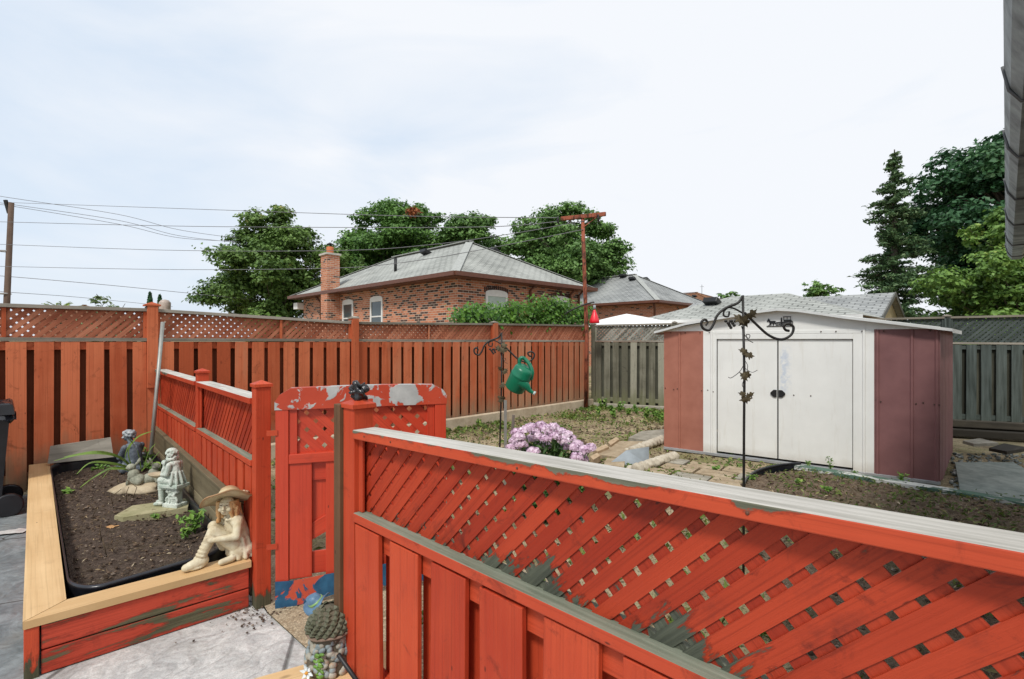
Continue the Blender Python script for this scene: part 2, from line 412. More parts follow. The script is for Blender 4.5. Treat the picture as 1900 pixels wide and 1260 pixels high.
BACKOR = wood('shaded_orange_back_boards', (.13, .042, .021), (.26, .082, .042), rough=.85, tonev=.6, spec=.1)  # shade of the gaps painted in as a darker board colour
BACKGR = wood('shaded_grey_back_boards', (.035, .035, .027), (.10, .10, .075), rough=.9, tonev=.6, spec=.1)  # same painted gap shade, for the grey fence
def clip_poly(P, C):
    def inside(p, a, b): return (b[0]-a[0])*(p[1]-a[1]) - (b[1]-a[1])*(p[0]-a[0]) >= -1e-9
    def inter(p, q, a, b):
        x1, y1, x2, y2 = *p, *q; x3, y3, x4, y4 = *a, *b
        d = (x1-x2)*(y3-y4)-(y1-y2)*(x3-x4)
        t = ((x1-x3)*(y3-y4)-(y1-y3)*(x3-x4))/d
        return (x1+t*(x2-x1), y1+t*(y2-y1))
    out_ = list(P)
    for i in range(len(C)):
        a, b = C[i], C[(i+1) % len(C)]; src = out_; out_ = []
        for j in range(len(src)):
            p, q = src[j], src[(j+1) % len(src)]
            ip, iq = inside(p, a, b), inside(q, a, b)
            if ip: out_.append(p)
            if ip != iq: out_.append(inter(p, q, a, b))
        if not out_: return []
    return out_
def lattice(mb, x0, x1, zb0, zb1, zt0, zt1, pitch=.058, wid=.045, th=.005, y=0.0, flip=False, yb=None):
    """two crossing layers of slats clipped to a quad in the local XZ plane"""
    C = [(x0, zb0), (x1, zb1), (x1, zt1), (x0, zt0)]
    cx, cz = x0, (zb0+zt0)/2; Lh = (x1-x0)+(zt0-zb0)+.5
    for lay in (0, 1):
        dr = (1, 1) if (lay == 0) != flip else (1, -1)
        d = (dr[0]/math.sqrt(2), dr[1]/math.sqrt(2)); n = (-d[1], d[0])
        N = int(Lh/pitch)+2
        for i in range(-N, N):
            o = i*pitch + random.uniform(-.0015, .0015)
            c = (cx+n[0]*o, cz+n[1]*o)
            q = [(c[0]-d[0]*Lh+n[0]*wid/2*a, c[1]-d[1]*Lh+n[1]*wid/2*a) for a in (-1, 1)]
            q2 = [(c[0]+d[0]*Lh+n[0]*wid/2*a, c[1]+d[1]*Lh+n[1]*wid/2*a) for a in (1, -1)]
            P = clip_poly([q[0], q2[1], q2[0], q[1]], C)
            if len(P) < 3: continue
            yy = y - th if lay == 0 else y + .0004
            ww = random.uniform(-.0005, .0005)
            mb.prism([(p[0], yy+ww, p[1]) for p in P], (0, th, 0), grain=(d[0], 0, d[1]))
def post(mb, x, y, z0, z1, w=.09, capw=.02, tilt=0):
    mb.obox((x, y, (z0+z1)/2), (w/2, 0, 0), (0, w/2, 0), (tilt, 0, (z1-z0)/2))
def post_cap(mb, x, y, z, w):
    """shallow pyramid cap"""
    h = w/2
    mb.box(x-h, x+h, y-h, y+h, z+.001, z+.018)
    a = [V(x-h, y-h, z+.018), V(x+h, y-h, z+.018), V(x+h, y+h, z+.018), V(x-h, y+h, z+.018)]; t = V(x, y, z+.018+w*.22)
    for i in range(4): mb.poly([a[i], a[(i+1) % 4], t])
def fence(name, label, A, B, posts, zb=0, zr=(1.5, 1.5), zc=(1.88, 1.88), bw=.14, pitch=.2, bt=.018, mats=None, capw=.09, bevel=0,
          postw=.09, ptop=.12, pz0=-.02, lat_w=.045, lat_p=.058, midstrips=(), boards_back=True, sag=0, firstposts=True, bot=.14, gap0=0.0, postn=None, rth=.036):
    A, B = Vector(A), Vector(B); d = B-A; L = d.length; rz = math.atan2(d.y, d.x)
    t = thing(name, label, 'fence', (A.x, A.y, 0), rz)
    bm_, lm, rm, cm, pm = mats
    Zr = lambda x: zr[0]+(zr[1]-zr[0])*x/L; Zc = (lambda x: zc[0]+(zc[1]-zc[0])*x/L) if not hasattr(zc[0], '__len__') else (lambda x: float(np.interp(x, [a[0] for a in zc], [a[1] for a in zc])))
    for i, x in enumerate(posts):
        if postn and i in postn: continue
        mb = MB(); post(mb, x, 0, pz0, Zc(x)+ptop, postw); mb.build('post', pm, t, bevel=bevel)
        mc = MB(); post_cap(mc, x, 0, Zc(x)+ptop, postw+.016); mc.build('post_cap', cm if mats[3] is GREYCAP else pm, t)
    for i in range(len(posts)-1):
        x0, x1 = posts[i]+postw/2, posts[i+1]-postw/2
        # rails
        for za, zb_ in ((Zr(x0)-.065, Zr(x1)-.065), (zb+bot, zb+bot)):
            mb = MB(); mb.bar((x0, 0, za), (x1, 0, zb_), (0, 1, 0), rth, .085); mb.build('rail', bm_, t, bevel=bevel)
        # boards, shadow-box: front and back
        mb = MB(); k0 = math.ceil((x0+.01)/pitch)
        n = 0; x = x0+.012+gap0
        while x < x1-.03:
            wv = min(bw, x1-x-.004); jz = random.uniform(-.006, .006); z1 = Zr(x)-.024
            if wv > .03:
                mb.obox((x+wv/2, -rth/2-bt/2-.004+random.uniform(-.002, 0), (zb+z1)/2+jz*.3), (wv/2, 0, 0), (0, bt/2, 0), (random.uniform(-.005, .005), random.uniform(-.003, .003), (z1-zb)/2-.004))
            x += pitch
        mb.build('board_panel', bm_, t, bevel=bevel)
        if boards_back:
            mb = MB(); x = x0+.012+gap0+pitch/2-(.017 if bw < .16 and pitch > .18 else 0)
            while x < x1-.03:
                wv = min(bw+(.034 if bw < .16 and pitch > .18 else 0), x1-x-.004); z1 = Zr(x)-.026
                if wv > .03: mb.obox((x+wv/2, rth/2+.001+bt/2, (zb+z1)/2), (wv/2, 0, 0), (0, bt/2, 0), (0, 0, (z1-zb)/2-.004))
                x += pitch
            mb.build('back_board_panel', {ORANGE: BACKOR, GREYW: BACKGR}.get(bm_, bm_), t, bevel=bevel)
        # mid plank
        mb = MB(); mb.bar((x0+.001, -.002, Zr(x0)), (x1-.001, -.002, Zr(x1)), (0, 1, 0), .096, .036); mb.build('mid_rail', rm, t, bevel=bevel)
        mb = MB(); lattice(mb, x0+.002, x1-.002, Zr(x0)+.018, Zr(x1)+.018, Zc(x0)-.037, Zc(x1)-.037, wid=lat_w, pitch=lat_p, y=.004)
        mb.build('lattice_panel', lm, t)
        xs = [x0+.001, x1-.033] + [s_-.02 for s_ in midstrips if x0 < s_ < x1]
        for j, xx in enumerate(xs):
            for yy in (-.026, .013):
                mb = MB(); mb.box(xx, xx+.032, yy, yy+.013, Zr(xx)+.019, Zc(xx)-.038); mb.build('lattice_frame', pm, t, bevel=bevel)
        # cap plank
        mb = MB(); K = 4 if sag else 1; c0 = x0 if (postn is None or i not in postn) else x0-postw
        e0, e1 = (x0+.001 if ptop > .02 else x0-postw/2), (x1-.001 if ptop > .02 else x1+postw/2-.001)
        if K == 1: mb.bar((e0, 0, Zc(e0)-.018), (e1, 0, Zc(e1)-.018), (0, 1, 0), capw, .036)
        else:
            for k in range(K):
                a_, b_ = e0+(e1-e0)*k/K, e0+(e1-e0)*(k+1)/K
                mb.bar((a_, 0, Zc(a_)-.018), (b_, 0, Zc(b_)-.018), (0, 1, 0), capw, .036)
        mb.build('top_cap', cm, t, bevel=bevel)
    return t
# ------------------------------------------------------------------ the fences
BC = V(1.75, 11.64, 0)                       # far corner of the yard
BA = BC + V(-1, -1, 0)*.70711*11.2           # beyond the left edge of the photo
bl = lambda px: ((lambda u: (BC - V((9.89*u/(1-u)), 9.89/(1-u), 0)).length)((px-950)/F))
L0 = (BC-BA).length
ps = [0.75, L0-bl(-62), L0-bl(281), L0-bl(655), L0-bl(915), L0-.05]
strips = [L0-bl(p) for p in (8, 521, 795)]
f = fence('tall_fence', 'long orange stained board fence with lattice top along the back of the yard', BA, BC, [ps[1]-2.4, ps[1]]+ps[2:], zb=0.03,
          zr=(1.56, 1.515), rth=.052, bw=.148, lat_w=.042, zc=[(0, 1.90), (L0-bl(281), 1.905), (L0-bl(655), 1.815), (L0-bl(915), 1.858), (L0, 1.888)], mats=(ORANGE, ORLAT, GREYCAP, GREYCAP, ORANGE), midstrips=strips, ptop=.0, postw=.095, bevel=.002)
mb = MB(); mb.box(L0-bl(281)-.05, L0-bl(281)+.05, -.09, .045, 1.0, 1.93); mb.build('tall_post', ORANGE, f, bevel=.003)
mb = MB(); post_cap(mb, L0-bl(281), -.022, 1.93, .15); mb.build('post_cap', ORANGE, f)
for p_ in (655, 915):
    x = L0-bl(p_); mb = MB(); mb.box(x-.05, x+.05, -.09, .045, .05, 1.86); mb.build('tall_post', ORANGE, f, bevel=.003)
    mb = MB(); post_cap(mb, x, -.022, 1.86, .13); mb.build('post_cap', GREYCAP, f)
RC = V(1.80, 11.66, 0); RD = V(10.4, 7.75, 0)
LR = (RD-RC).length
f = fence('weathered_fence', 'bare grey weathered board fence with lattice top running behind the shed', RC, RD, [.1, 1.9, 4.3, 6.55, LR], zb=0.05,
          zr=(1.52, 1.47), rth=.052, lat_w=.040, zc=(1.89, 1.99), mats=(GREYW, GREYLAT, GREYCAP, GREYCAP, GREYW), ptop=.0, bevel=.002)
P0 = V(-.65, 2.12, 0); dF = V(.72, -.695, 0).normalized()
f = fence('lattice_fence', 'peeling red fence with lattice top sloping close across the foreground', P0, P0+dF*2.42, [0, 2.42], zb=.05,
          zr=(.822, .838), zc=(1.178, 1.262), bw=.178, pitch=.25, bt=.02, mats=(RED, REDLAT, REDRAIL, REDCAP, RED), capw=.105, bevel=.003,
          postw=.09, ptop=.085, lat_w=.0405, boards_back=True, sag=.0, gap0=0.0)
mb = MB(); mb.box(-.100, -.047, -.06, .03, -.01, 1.275); mb.build('side_stud', BROWNPOST, f, bevel=.003)
mb = MB()
NAIL = plain('nail_steel', (.12, .05, .03), .6)
for k in range(6):
    x = random.uniform(.1, 2.2); mb = MB(); mb.ell((x, -.0535, 1.163+.035*x+random.uniform(-.008, .008)), (.004, .002, .004), seg=8, rings=5); mb.build('nail', NAIL, f)
PH = V(-1.46, 2.92, 0); PC = V(-4.06, 5.78, 0)
f = fence('low_fence', 'low red lattice fence between the planter and the yard, meeting the tall fence', PC, PH, [.02, (PH-PC).length-1.60, (PH-PC).length], zb=.04,
          zr=(.80, .83), zc=(1.21, 1.21), bw=.12, pitch=.17, mats=(RED, REDLAT, REDRAIL, REDCAP, RED), capw=.11, bevel=.003, postw=.082, ptop=.065, postn=(0,))
# ------------------------------------------------------------------ gate, swung open
gd = V(.955, .30, 0).normalized(); g0 = V(-1.365, 2.90, 0); GW = .985
t = thing('garden_gate', 'open red garden gate with arched metal top, lattice panel and blue bottom plate', 'gate', g0, math.atan2(gd.y, gd.x))
mb = MB(); mb.box(0, .07, -.03, .03, .02, 1.155); mb.build('stile', REDGATE, t, bevel=.003)
mb = MB(); mb.box(GW-.07, GW, -.03, .03, .06, 1.155); mb.build('stile', REDGATE, t, bevel=.003)
for xx in (.071, GW-.115): mb = MB(); mb.box(xx, xx+.044, -.02, .02, .60, 1.155); mb.build('lattice_frame', REDGATE, t, bevel=.002)
mb = MB(); mb.box(.071, GW-.071, -.032, .03, .83, .885); mb.build('mid_rail', REDGATE, t, bevel=.003)
mb = MB(); lattice(mb, .115, GW-.115, .885, .885, 1.155, 1.155, flip=True, y=.004, pitch=.070, wid=.047); mb.build('lattice_panel', REDGATE, t)
mb = MB()
for x in (.072, .271, .47, .67, .79): mb.box(x, x+.123, -.022, -.003, .16, .829)
mb.build('board_panel', REDGATE, t, bevel=.003)
mb = MB()
for x in (.17, .37, .57): mb.box(x, x+.125, .012, .03, .45, .829)
mb.build('back_board_panel', REDGATE, t, bevel=.003)
mb = MB(); mb.box(.096, GW-.096, -.002, .011, .72, .83); mb.box(.071, GW-.071, -.002, .011, .17, .30); mb.bar((.08, .0045, .36), (.90, .0045, .78), (0, 1, 0), .012, .09)
mb.build('brace', REDGATE, t, bevel=.002)
def sheet_mat(name, c1, c2, under, seed, thr):
    m = M(name, .5, .4); p = m.map(m.co('Object'), (1, 1, 1), loc=(seed, seed, 0))
    n = m.noise(p, 7, 6, .6, .8); base = m.mix(m.ramp(m.noise(p, 3), [(.3, 0), (.7, 1)]), c1, c2)
    k = m.ramp(n, [(thr, 0), (thr+.02, 1)])
    un = m.mix(m.ramp(m.noise(p, 14, 5), [(.35, 0), (.7, 1)]), under[0], under[1])
    m.col(m.mix(k, base, un)); m.bump(k, .4, .003); return m.m
TOPSH = sheet_mat('peeling_red_metal', RED1, (.55, .07, .03), ((.36, .36, .35), (.5, .5, .48)), 1.3, .52)
BOTSH = sheet_mat('peeling_blue_metal', (.46, .06, .03), (.56, .09, .045), ((.012, .06, .13), (.03, .13, .24)), 6.1, .40)
mb = MB(); prof = [(-.004, 1.145), (GW+.004, 1.145), (GW+.004, 1.20), (GW-.02, 1.235), (GW-.08, 1.268)] + [(GW-.08-k*(GW-.16)/8, 1.268+.006*math.sin(math.pi*k/8)) for k in range(1, 8)] + [(.08, 1.268), (.02, 1.23), (-.004, 1.19)]
mb.prism([(x, -.034, z) for x, z in prof], (0, .068, 0)); mb.build('arched_top', TOPSH, t, bevel=.004)
mb = MB(); bt_ = [(.0, .01), (.1, .012), (.2, .02), (.3, .045), (.4, .05), (.6, .055), (.8, .05), (GW, .055), (GW, .20), (.7, .19), (.4, .178), (.1, .158), (0, .165)]
mb.prism([(x, -.040, z) for x, z in bt_], (0, .004, 0)); mb.build('bottom_plate', BOTSH, t)
HINGE = RED
for z in (.35, 1.0): mb = MB(); mb.box(-.045, .012, -.036, -.0315, z, z+.03); mb.build('hinge', HINGE, t)
# ------------------------------------------------------------------ ground
def ground_mat():
    m = M('yard_soil', .95, .1); p = m.pos()
    n1 = m.noise(p, 1.1, 5, .6); n2 = m.noise(p, 9, 8, .7); n3 = m.noise(p, 45, 5, .7)
    c = m.mix(m.ramp(n2, [(.3, 0), (.7, 1)]), (.28, .215, .125), (.54, .44, .29))
    c = m.mix(m.ramp(n3, [(.45, 0), (.8, .8)]), c, (.52, .43, .28))
    c = m.mix(m.ramp(m.math('ADD', m.math('MULTIPLY', n1, .7), m.math('MULTIPLY', n2, .4)), [(.52, 0), (.66, .75)]), c, (.14, .17, .045))
    c = m.mix(m.ramp(m.noise(p, 2.3, 5), [(.46, 0), (.66, .6)]), c, (.14, .10, .065)); c = m.mix(m.ramp(m.noise(p, 60, 3), [(.52, 0), (.62, .7)]), c, (.05, .035, .02))
    m.col(c); m.bump(m.math('ADD', n2, m.math('MULTIPLY', n3, .5)), .8, .03); return m.m
GM = ground_mat()
mb = MB()
def grid(mb, x0, x1, y0, y1, nx, ny, zf, inside=None):
    n0 = len(mb.v)
    for j in range(ny+1):
        for i in range(nx+1):
            x, y = x0+(x1-x0)*i/nx, y0+(y1-y0)*j/ny; mb.v.append(V(x, y, zf(x, y)))
    for j in range(ny):
        for i in range(nx):
            a = n0+j*(nx+1)+i; q = [a, a+1, a+nx+2, a+nx+1]
            if inside and not inside(sum((mb.v[k].x for k in q))/4, sum((mb.v[k].y for k in q))/4): continue
            mb.face(q, [(mb.v[k].x, mb.v[k].y) for k in q], .5, True)
mb.poly([(-600, -300, -.03), (600, -300, -.03), (600, 1200, -.03), (-600, 1200, -.03)])
tag(mb.build('ground', GM), kind='structure')
def zy(x, y): return -.012 + .022*mnoise.noise(V(x*1.3, y*1.3, 0)) + .012*mnoise.noise(V(x*6, y*6, 3))
mb = MB(); grid(mb, -4.2, 7, 1.2, 12, 170, 160, zy, lambda x, y: x+y > 1.6 and y < x+9.8 and y < 12.4-.42*x)
tag(mb.build('yard_earth', GM), kind='structure')
def patio_mat():
    m = M('stamped_concrete', .62, .4); p = m.pos()
    vd = m.voro(m.map(p, loc=(.3, .2, 0)), .8, 'DISTANCE_TO_EDGE'); joint = m.ramp(vd, [(.002, 1), (.008, 0)])
    big = m.noise(p, .9, 4); md = m.noise(p, 5, 7, .65, 1.5)
    wv = m.n('ShaderNodeTexWave', wave_type='RINGS', rings_direction='SPHERICAL'); m.L(m.map(p, (1, 1, 1), loc=(1.1, -2.3, 0)), wv.inputs[0]); wv.inputs['Scale'].default_value = 3.4; wv.inputs['Distortion'].default_value = 16; wv.inputs['Detail'].default_value = 3; wv.inputs['Detail Scale'].default_value = 1.4
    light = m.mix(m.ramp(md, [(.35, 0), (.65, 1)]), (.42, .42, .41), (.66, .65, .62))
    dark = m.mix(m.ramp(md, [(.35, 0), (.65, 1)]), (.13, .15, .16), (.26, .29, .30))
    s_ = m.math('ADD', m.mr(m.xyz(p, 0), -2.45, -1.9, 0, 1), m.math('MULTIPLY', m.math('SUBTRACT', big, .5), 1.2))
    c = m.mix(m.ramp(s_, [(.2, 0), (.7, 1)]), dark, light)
    c = m.mix(m.math('MULTIPLY', m.ramp(wv.outputs['Fac'], [(0, 1), (.14, 0)]), m.ramp(m.noise(p, 2.2, 3), [(.46, 0), (.60, .45)])), c, (.15, .15, .14))
    sp = m.noise(p, 130, 3, .8); c = m.mix(m.ramp(sp, [(.40, .35), (.55, 0)]), c, (.16, .16, .15)); st_ = m.noise(p, 2.6, 6, .7)
    c = m.mix(m.ramp(st_, [(.52, 0), (.68, .4)]), c, (.24, .23, .20))
    cr = m.voro(m.map(p, loc=(1.7, .4, 0)), .55, 'DISTANCE_TO_EDGE')
    c = m.mix(m.math('MULTIPLY', joint, .8), c, (.06, .06, .055)); m.col(c)
    h = m.math('ADD', m.math('MULTIPLY', wv.outputs['Fac'], .5), m.math('SUBTRACT', md, m.math('MULTIPLY', joint, 1.5)))
    m.bump(h, .6, .012); return m.m
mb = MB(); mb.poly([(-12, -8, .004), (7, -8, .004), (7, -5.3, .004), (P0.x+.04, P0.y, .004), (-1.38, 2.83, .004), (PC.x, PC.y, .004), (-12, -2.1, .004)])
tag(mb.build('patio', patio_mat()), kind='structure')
def agg_mat():
    m = M('exposed_aggregate', .9, .2); p = m.pos()
    v = m.voro(p, 90, 'F1', 'Color'); d = m.voro(p, 90, 'F1', 'Distance'); n = m.noise(p, 3, 5)
    c = m.mix(m.xyz(v, 0), (.22, .15, .08), (.60, .50, .34)); c = m.mix(m.ramp(d, [(.3, 0), (.6, .6)]), c, (.14, .11, .07))
    c = m.mix(m.ramp(n, [(.35, 0), (.7, .55)]), c, (.42, .36, .26)); m.col(c); m.bump(d, .5, .004); return m.m
AGG = agg_mat()
mb = MB(); mb.poly([(-1.38, 2.83, .012), (P0.x+.03, P0.y, .012), (.9, .62, .012), (1.7, .9, .012), (1.0, 2.2, .012), (.2, 3.3, .012), (-.8, 3.9, .012), (-1.9, 3.5, .012)])
tag(mb.build('aggregate_path', AGG), kind='structure')
# base kerb of the tall fence on the yard side
CURB = stone('concrete_kerb', (.38, .30, .21), (.58, .49, .36), 9)
t = thing('concrete_kerb', 'tan concrete kerb at the foot of the orange fence inside the yard', 'kerb', (-3.9, 5.93, 0), R(45))
mb = MB(); mb.box(0, 8.0, -.16, -.05, -.05, .19); mb.build('kerb_stone', CURB, t, bevel=.012)
t = thing('concrete_kerb', 'low grey kerb at the foot of the weathered fence beside the corner', 'kerb', (RC.x, RC.y, 0), math.atan2((RD-RC).y, (RD-RC).x))
mb = MB(); mb.box(.05, 3.0, -.13, -.05, -.05, .10); mb.build('kerb_stone', stone('grey_kerb', (.25, .23, .18), (.42, .39, .32), 9), t, bevel=.012)
# ------------------------------------------------------------------ planter
a0, a1 = V(-2.203, 2.257, 0), V(-1.50, 2.885, 0); b0, b1 = V(-4.80, 4.98, 0), V(-4.02, 5.66, 0)
e = (a1-a0).normalized(); sL = (b0-a0).normalized()
pl = thing('raised_planter', 'raised garden bed with fresh pine rim and peeling red front boards', 'planter', a0, math.atan2(e.y, e.x))
ZT = .276
def wbar(mb, p0, p1, side, w_, h_): return mb.bar(p0, p1, side, w_, h_)
mb = MB(); iv = V(-e.y, e.x, 0)
mitre = [a0, a1, a1+iv*.135, a0+e*.15+iv*.135]
mb.prism([p+V(0, 0, ZT-.036) for p in mitre], (0, 0, .036), grain=e); mb.build('front_rim', NEWW, pl, world=True, bevel=.004)
mb = MB(); m2 = [a0-e*.001+iv*.004, a0+e*.147+iv*.139, b0+e*.15-sL*.02, b0-sL*.02]
q = [V(p.x, p.y, ZT-.036+(.03 if i > 1 else 0)) for i, p in enumerate(m2)]
mb.prism(q, (0, 0, .036), grain=sL); mb.build('side_rim', NEWW, pl, world=True, bevel=.004)
mb = MB()
for z0, z1 in ((.008, .115), (.122, .236)):
    mb.bar(a0+e*.06+iv*.03+V(0, 0, (z0+z1)/2), a1-e*.01+iv*.03+V(0, 0, (z0+z1)/2), iv, .036, z1-z0)
mb.build('front_board', REDPLANT, pl, world=True, bevel=.004)
mb = MB(); mb.bar(a0+e*.028+iv*.03, a0+e*.028+iv*.03+V(0, 0, .237), e, .052, .05); mb.build('corner_post', RED, pl, world=True, bevel=.003)
mb = MB()
for z0, z1 in ((.008, .115), (.122, .236)):
    mb.bar(a0+e*.02+iv*.07+V(0, 0, (z0+z1)/2), b0+e*.02-sL*.05+V(0, 0, (z0+z1)/2), e, .036, z1-z0)
mb.build('side_board', REDPLANT, pl, world=True, bevel=.004)
mb = MB()   # tall boards against the low fence
wl = (PC-PH).normalized(); wn_ = V(-.727, -.687, 0)
BW = wood('olive_old_board', (.13, .105, .06), (.26, .215, .13), rough=.8, tonev=.4)
for k, (z0, z1) in enumerate(((.10, .345), (.35, .55))):
    mb.bar(PH+wl*.20+wn_*.056+V(0, 0, (z0+z1)/2), PC-wl*.10+wn_*.056+V(0, 0, (z0+z1)/2), wn_, .024, z1-z0)
mb.build('back_board', BW, pl, world=True, bevel=.004)
mb = MB(); mb.bar(PH+wl*.20+wn_*.064+V(0, 0, .562), PC-wl*.10+wn_*.064+V(0, 0, .562), wn_, .045, .02); mb.build('back_board_edge', BW, pl, world=True, bevel=.003)
# black liner: a rounded tub rim
def inset(u, v):   # u across 0..1 (left to right), v along 0..1 (near to far)
    A_ = a0+e*.16+iv*.17; B_ = a1-e*.02+iv*.17; C_ = b0+e*.15-sL*.12; D_ = PC+wn_*.09-wl*.18; B2 = PH+wl*.26+wn_*.09
    near = A_*(1-u)+B2*u; far = C_*(1-u)+D_*u; return near*(1-v)+far*v
def rrect(k, n=16):
    pts = []; rx, ry = .20, .07
    for cx_, cy_, s0 in ((1-rx, 1-ry, 0), (rx, 1-ry, 90), (rx, ry, 180), (1-rx, ry, 270)):
        for i in range(n):
            a = R(s0+90*i/(n-1)); pts.append((cx_+rx*math.cos(a)*k, cy_+ry*math.sin(a)*k))
    return pts
LIN = plain('black_plastic', (.012, .013, .018), .28, spec=.6, var=.3, scale=30, bs=.15)
mb = MB(); rr_ = rrect(1); ring = [inset(u, v) for u, v in rr_]; cen = inset(.5, .5)
n0 = len(mb.v); prof = [(1.0, -.03), (1.0, .262), (1.012, .275), (1.0, .285), (.972, .282), (.966, .25), (.955, .10)]
for k, z in prof:
    for p in ring:
        dd = (p-cen); dl = dd.normalized()
        q = p + dl*(k-1)*.9 + V(0, 0, z + .01*(p-a0).dot(sL)); mb.v.append(q)
Nn = len(ring)
for i in range(len(prof)-1):
    for k in range(Nn):
        k2 = (k+1) % Nn; mb.face([n0+i*Nn+k, n0+i*Nn+k2, n0+(i+1)*Nn+k2, n0+(i+1)*Nn+k], [(0, 0)]*4, .5, True)
lin = mb.build('liner', LIN, pl, world=True)
def soil_mat():
    m = M('dark_soil', .95, .15); p = m.pos(); n2 = m.noise(p, 26, 8, .75); n3 = m.noise(p, 95, 5, .7); n1 = m.noise(p, 5, 4)
    c = m.mix(m.ramp(n2, [(.35, 0), (.7, 1)]), (.05, .036, .029), (.20, .15, .115))
    c = m.mix(m.ramp(n3, [(.58, 0), (.75, .8)]), c, (.24, .18, .13)); c = m.mix(m.ramp(n1, [(.5, 0), (.75, .35)]), c, (.10, .08, .035))
    m.col(c); m.bump(m.math('ADD', n2, m.math('MULTIPLY', n3, .5)), 1, .03); return m.m
SOIL = soil_mat()
mb = MB(); NU, NV = 50, 140
for j in range(NV+1):
    for i in range(NU+1):
        p = inset(.03+.97*i/NU, .015+.975*j/NV); z = .185+.01*(p-a0).dot(sL)+.02*mnoise.noise(p*3)+.014*mnoise.noise(p*11)+.008*mnoise.noise(p*31)
        mb.v.append(V(p.x, p.y, z))
for j in range(NV):
    for i in range(NU):
        a = j*(NU+1)+i; mb.face([a, a+1, a+NU+2, a+NU+1], [(0, 0)]*4, .5, False)
o = mb.build('soil', SOIL, pl, world=True)
# ------------------------------------------------------------------ metal shed
s0_, s1_ = V(2.153, 7.10, 0), V(4.564, 5.339, 0); sdv = (s1_-s0_).normalized(); SL = (s1_-s0_).length
sh = thing('garden_shed', 'white and maroon metal garden shed with low gable roof and double doors', 'shed', s0_, math.atan2(sdv.y, sdv.x))
SD = 2.0; sk = .135   # depth, slight skew of the side
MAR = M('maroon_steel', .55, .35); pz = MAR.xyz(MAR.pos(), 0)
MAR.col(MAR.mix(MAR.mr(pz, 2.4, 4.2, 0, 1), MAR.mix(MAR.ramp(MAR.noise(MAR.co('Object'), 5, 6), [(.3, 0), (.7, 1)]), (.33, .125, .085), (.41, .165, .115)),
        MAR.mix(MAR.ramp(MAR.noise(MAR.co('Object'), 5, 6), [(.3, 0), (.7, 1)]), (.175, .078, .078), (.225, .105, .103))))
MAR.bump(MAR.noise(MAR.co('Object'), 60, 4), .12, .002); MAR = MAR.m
def white_steel():
    m = M('white_steel', .5, .4); p = m.co('Object'); c = m.mix(m.ramp(m.noise(p, 2.5, 5), [(.3, 0), (.7, 1)]), (.74, .74, .71), (.81, .81, .78))
    st = m.noise(m.map(p, (16, 16, 1.6)), 1, 5, .7); c = m.mix(m.ramp(st, [(.56, 0), (.8, .38)]), c, (.5, .44, .34))
    x = m.xyz(p, 0); z = m.xyz(p, 2)   # scrubbed bluish patch beside the door gap
    k = m.math('MULTIPLY', m.math('MULTIPLY', m.mr(x, 1.45, 1.48, 0, 1), m.mr(x, 1.53, 1.60, 1, 0)), m.math('MULTIPLY', m.mr(z, .82, 1.0, 0, 1), m.mr(z, 1.35, 1.5, 1, 0)))
    k = m.math('MULTIPLY', k, m.ramp(m.noise(p, 22, 6, .7), [(.4, 0), (.6, .55)])); c = m.mix(k, c, (.38, .47, .62))
    c = m.mix(m.mr(m.math('ADD', z, m.math('MULTIPLY', m.noise(p, 9, 4), .12)), .1, .22, .4, 0), c, (.34, .28, .2))
    m.col(c); m.bump(m.noise(m.map(p, (7, 7, 1.6)), 1, 3), .5, .014); return m.m
WST = white_steel()
BLK = plain('black_metal', (.012, .012, .013), .45)
ZE, ZP = 1.665, 1.935; xk = lambda x: x
def spt(x, y, z): return V(x+sk*y, y, z)
gap = 1.327
def rib_panel(mb, x0, x1, z0, z1, y=0, ribs=()):
    xs = [x0]; 
    for r_ in ribs: xs += [r_-.018, r_-.008, r_+.008, r_+.018]
    xs.append(x1); off = lambda i: 0 if (i % 4 in (0, 1)) else 0
    P = [(x0, y)]
    for r_ in ribs: P += [(r_-.018, y), (r_-.009, y-.014), (r_+.009, y-.014), (r_+.018, y)]
    P.append((x1, y))
    for a, b in zip(P[:-1], P[1:]): mb.poly([(a[0], a[1], z0), (b[0], b[1], z0), (b[0], b[1], z1), (a[0], a[1], z1)])
X1, X2 = .539, 2.413   # maroon / white boundaries along the front
xs_front = lambda px: None
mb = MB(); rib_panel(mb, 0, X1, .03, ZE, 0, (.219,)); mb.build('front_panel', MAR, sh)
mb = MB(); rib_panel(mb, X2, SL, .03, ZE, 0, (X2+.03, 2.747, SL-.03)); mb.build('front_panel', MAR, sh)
mb = MB(); rib_panel(mb, X1, .713, .03, ZE, -.003, (X1+.11,)); mb.build('door_jamb', WST, sh)
mb = MB(); rib_panel(mb, 2.216, X2, .03, ZE, -.003, (2.318,)); mb.build('door_jamb', WST, sh)
xd0, xd1 = .713, 2.216; gapx = 1.438
for (xa, xb, k) in ((xd0+.006, gapx-.007, -1), (gapx+.007, xd1-.006, 1)):
    mb = MB(); mb.box(xa, xb, .012, .03, .06, ZE-.115); dr = mb.build('door', WST, sh, bevel=.004)
    mb = MB(); hx = gapx + k*.012
    mb.prism([(hx, -.003, .83), (hx+k*.035, -.003, .83), (hx+k*.07, -.003, .865), (hx+k*.07, -.003, .885), (hx+k*.035, -.003, .92), (hx, -.003, .92)], (0, .014, 0))
    mb.build('handle', BLK, dr)
mb = MB(); mb.box(gapx-.007, gapx+.007, .032, .06, .05, ZE-.11); mb.build('door_gap_shadow_strip', BLK, sh)
mb = MB(); mb.box(xd0, xd1, -.012, .05, ZE-.11, ZE-.045); mb.box(X1+.02, X2-.02, -.006, .05, ZE-.042, ZE); mb.build('door_track', WST, sh, bevel=.004)
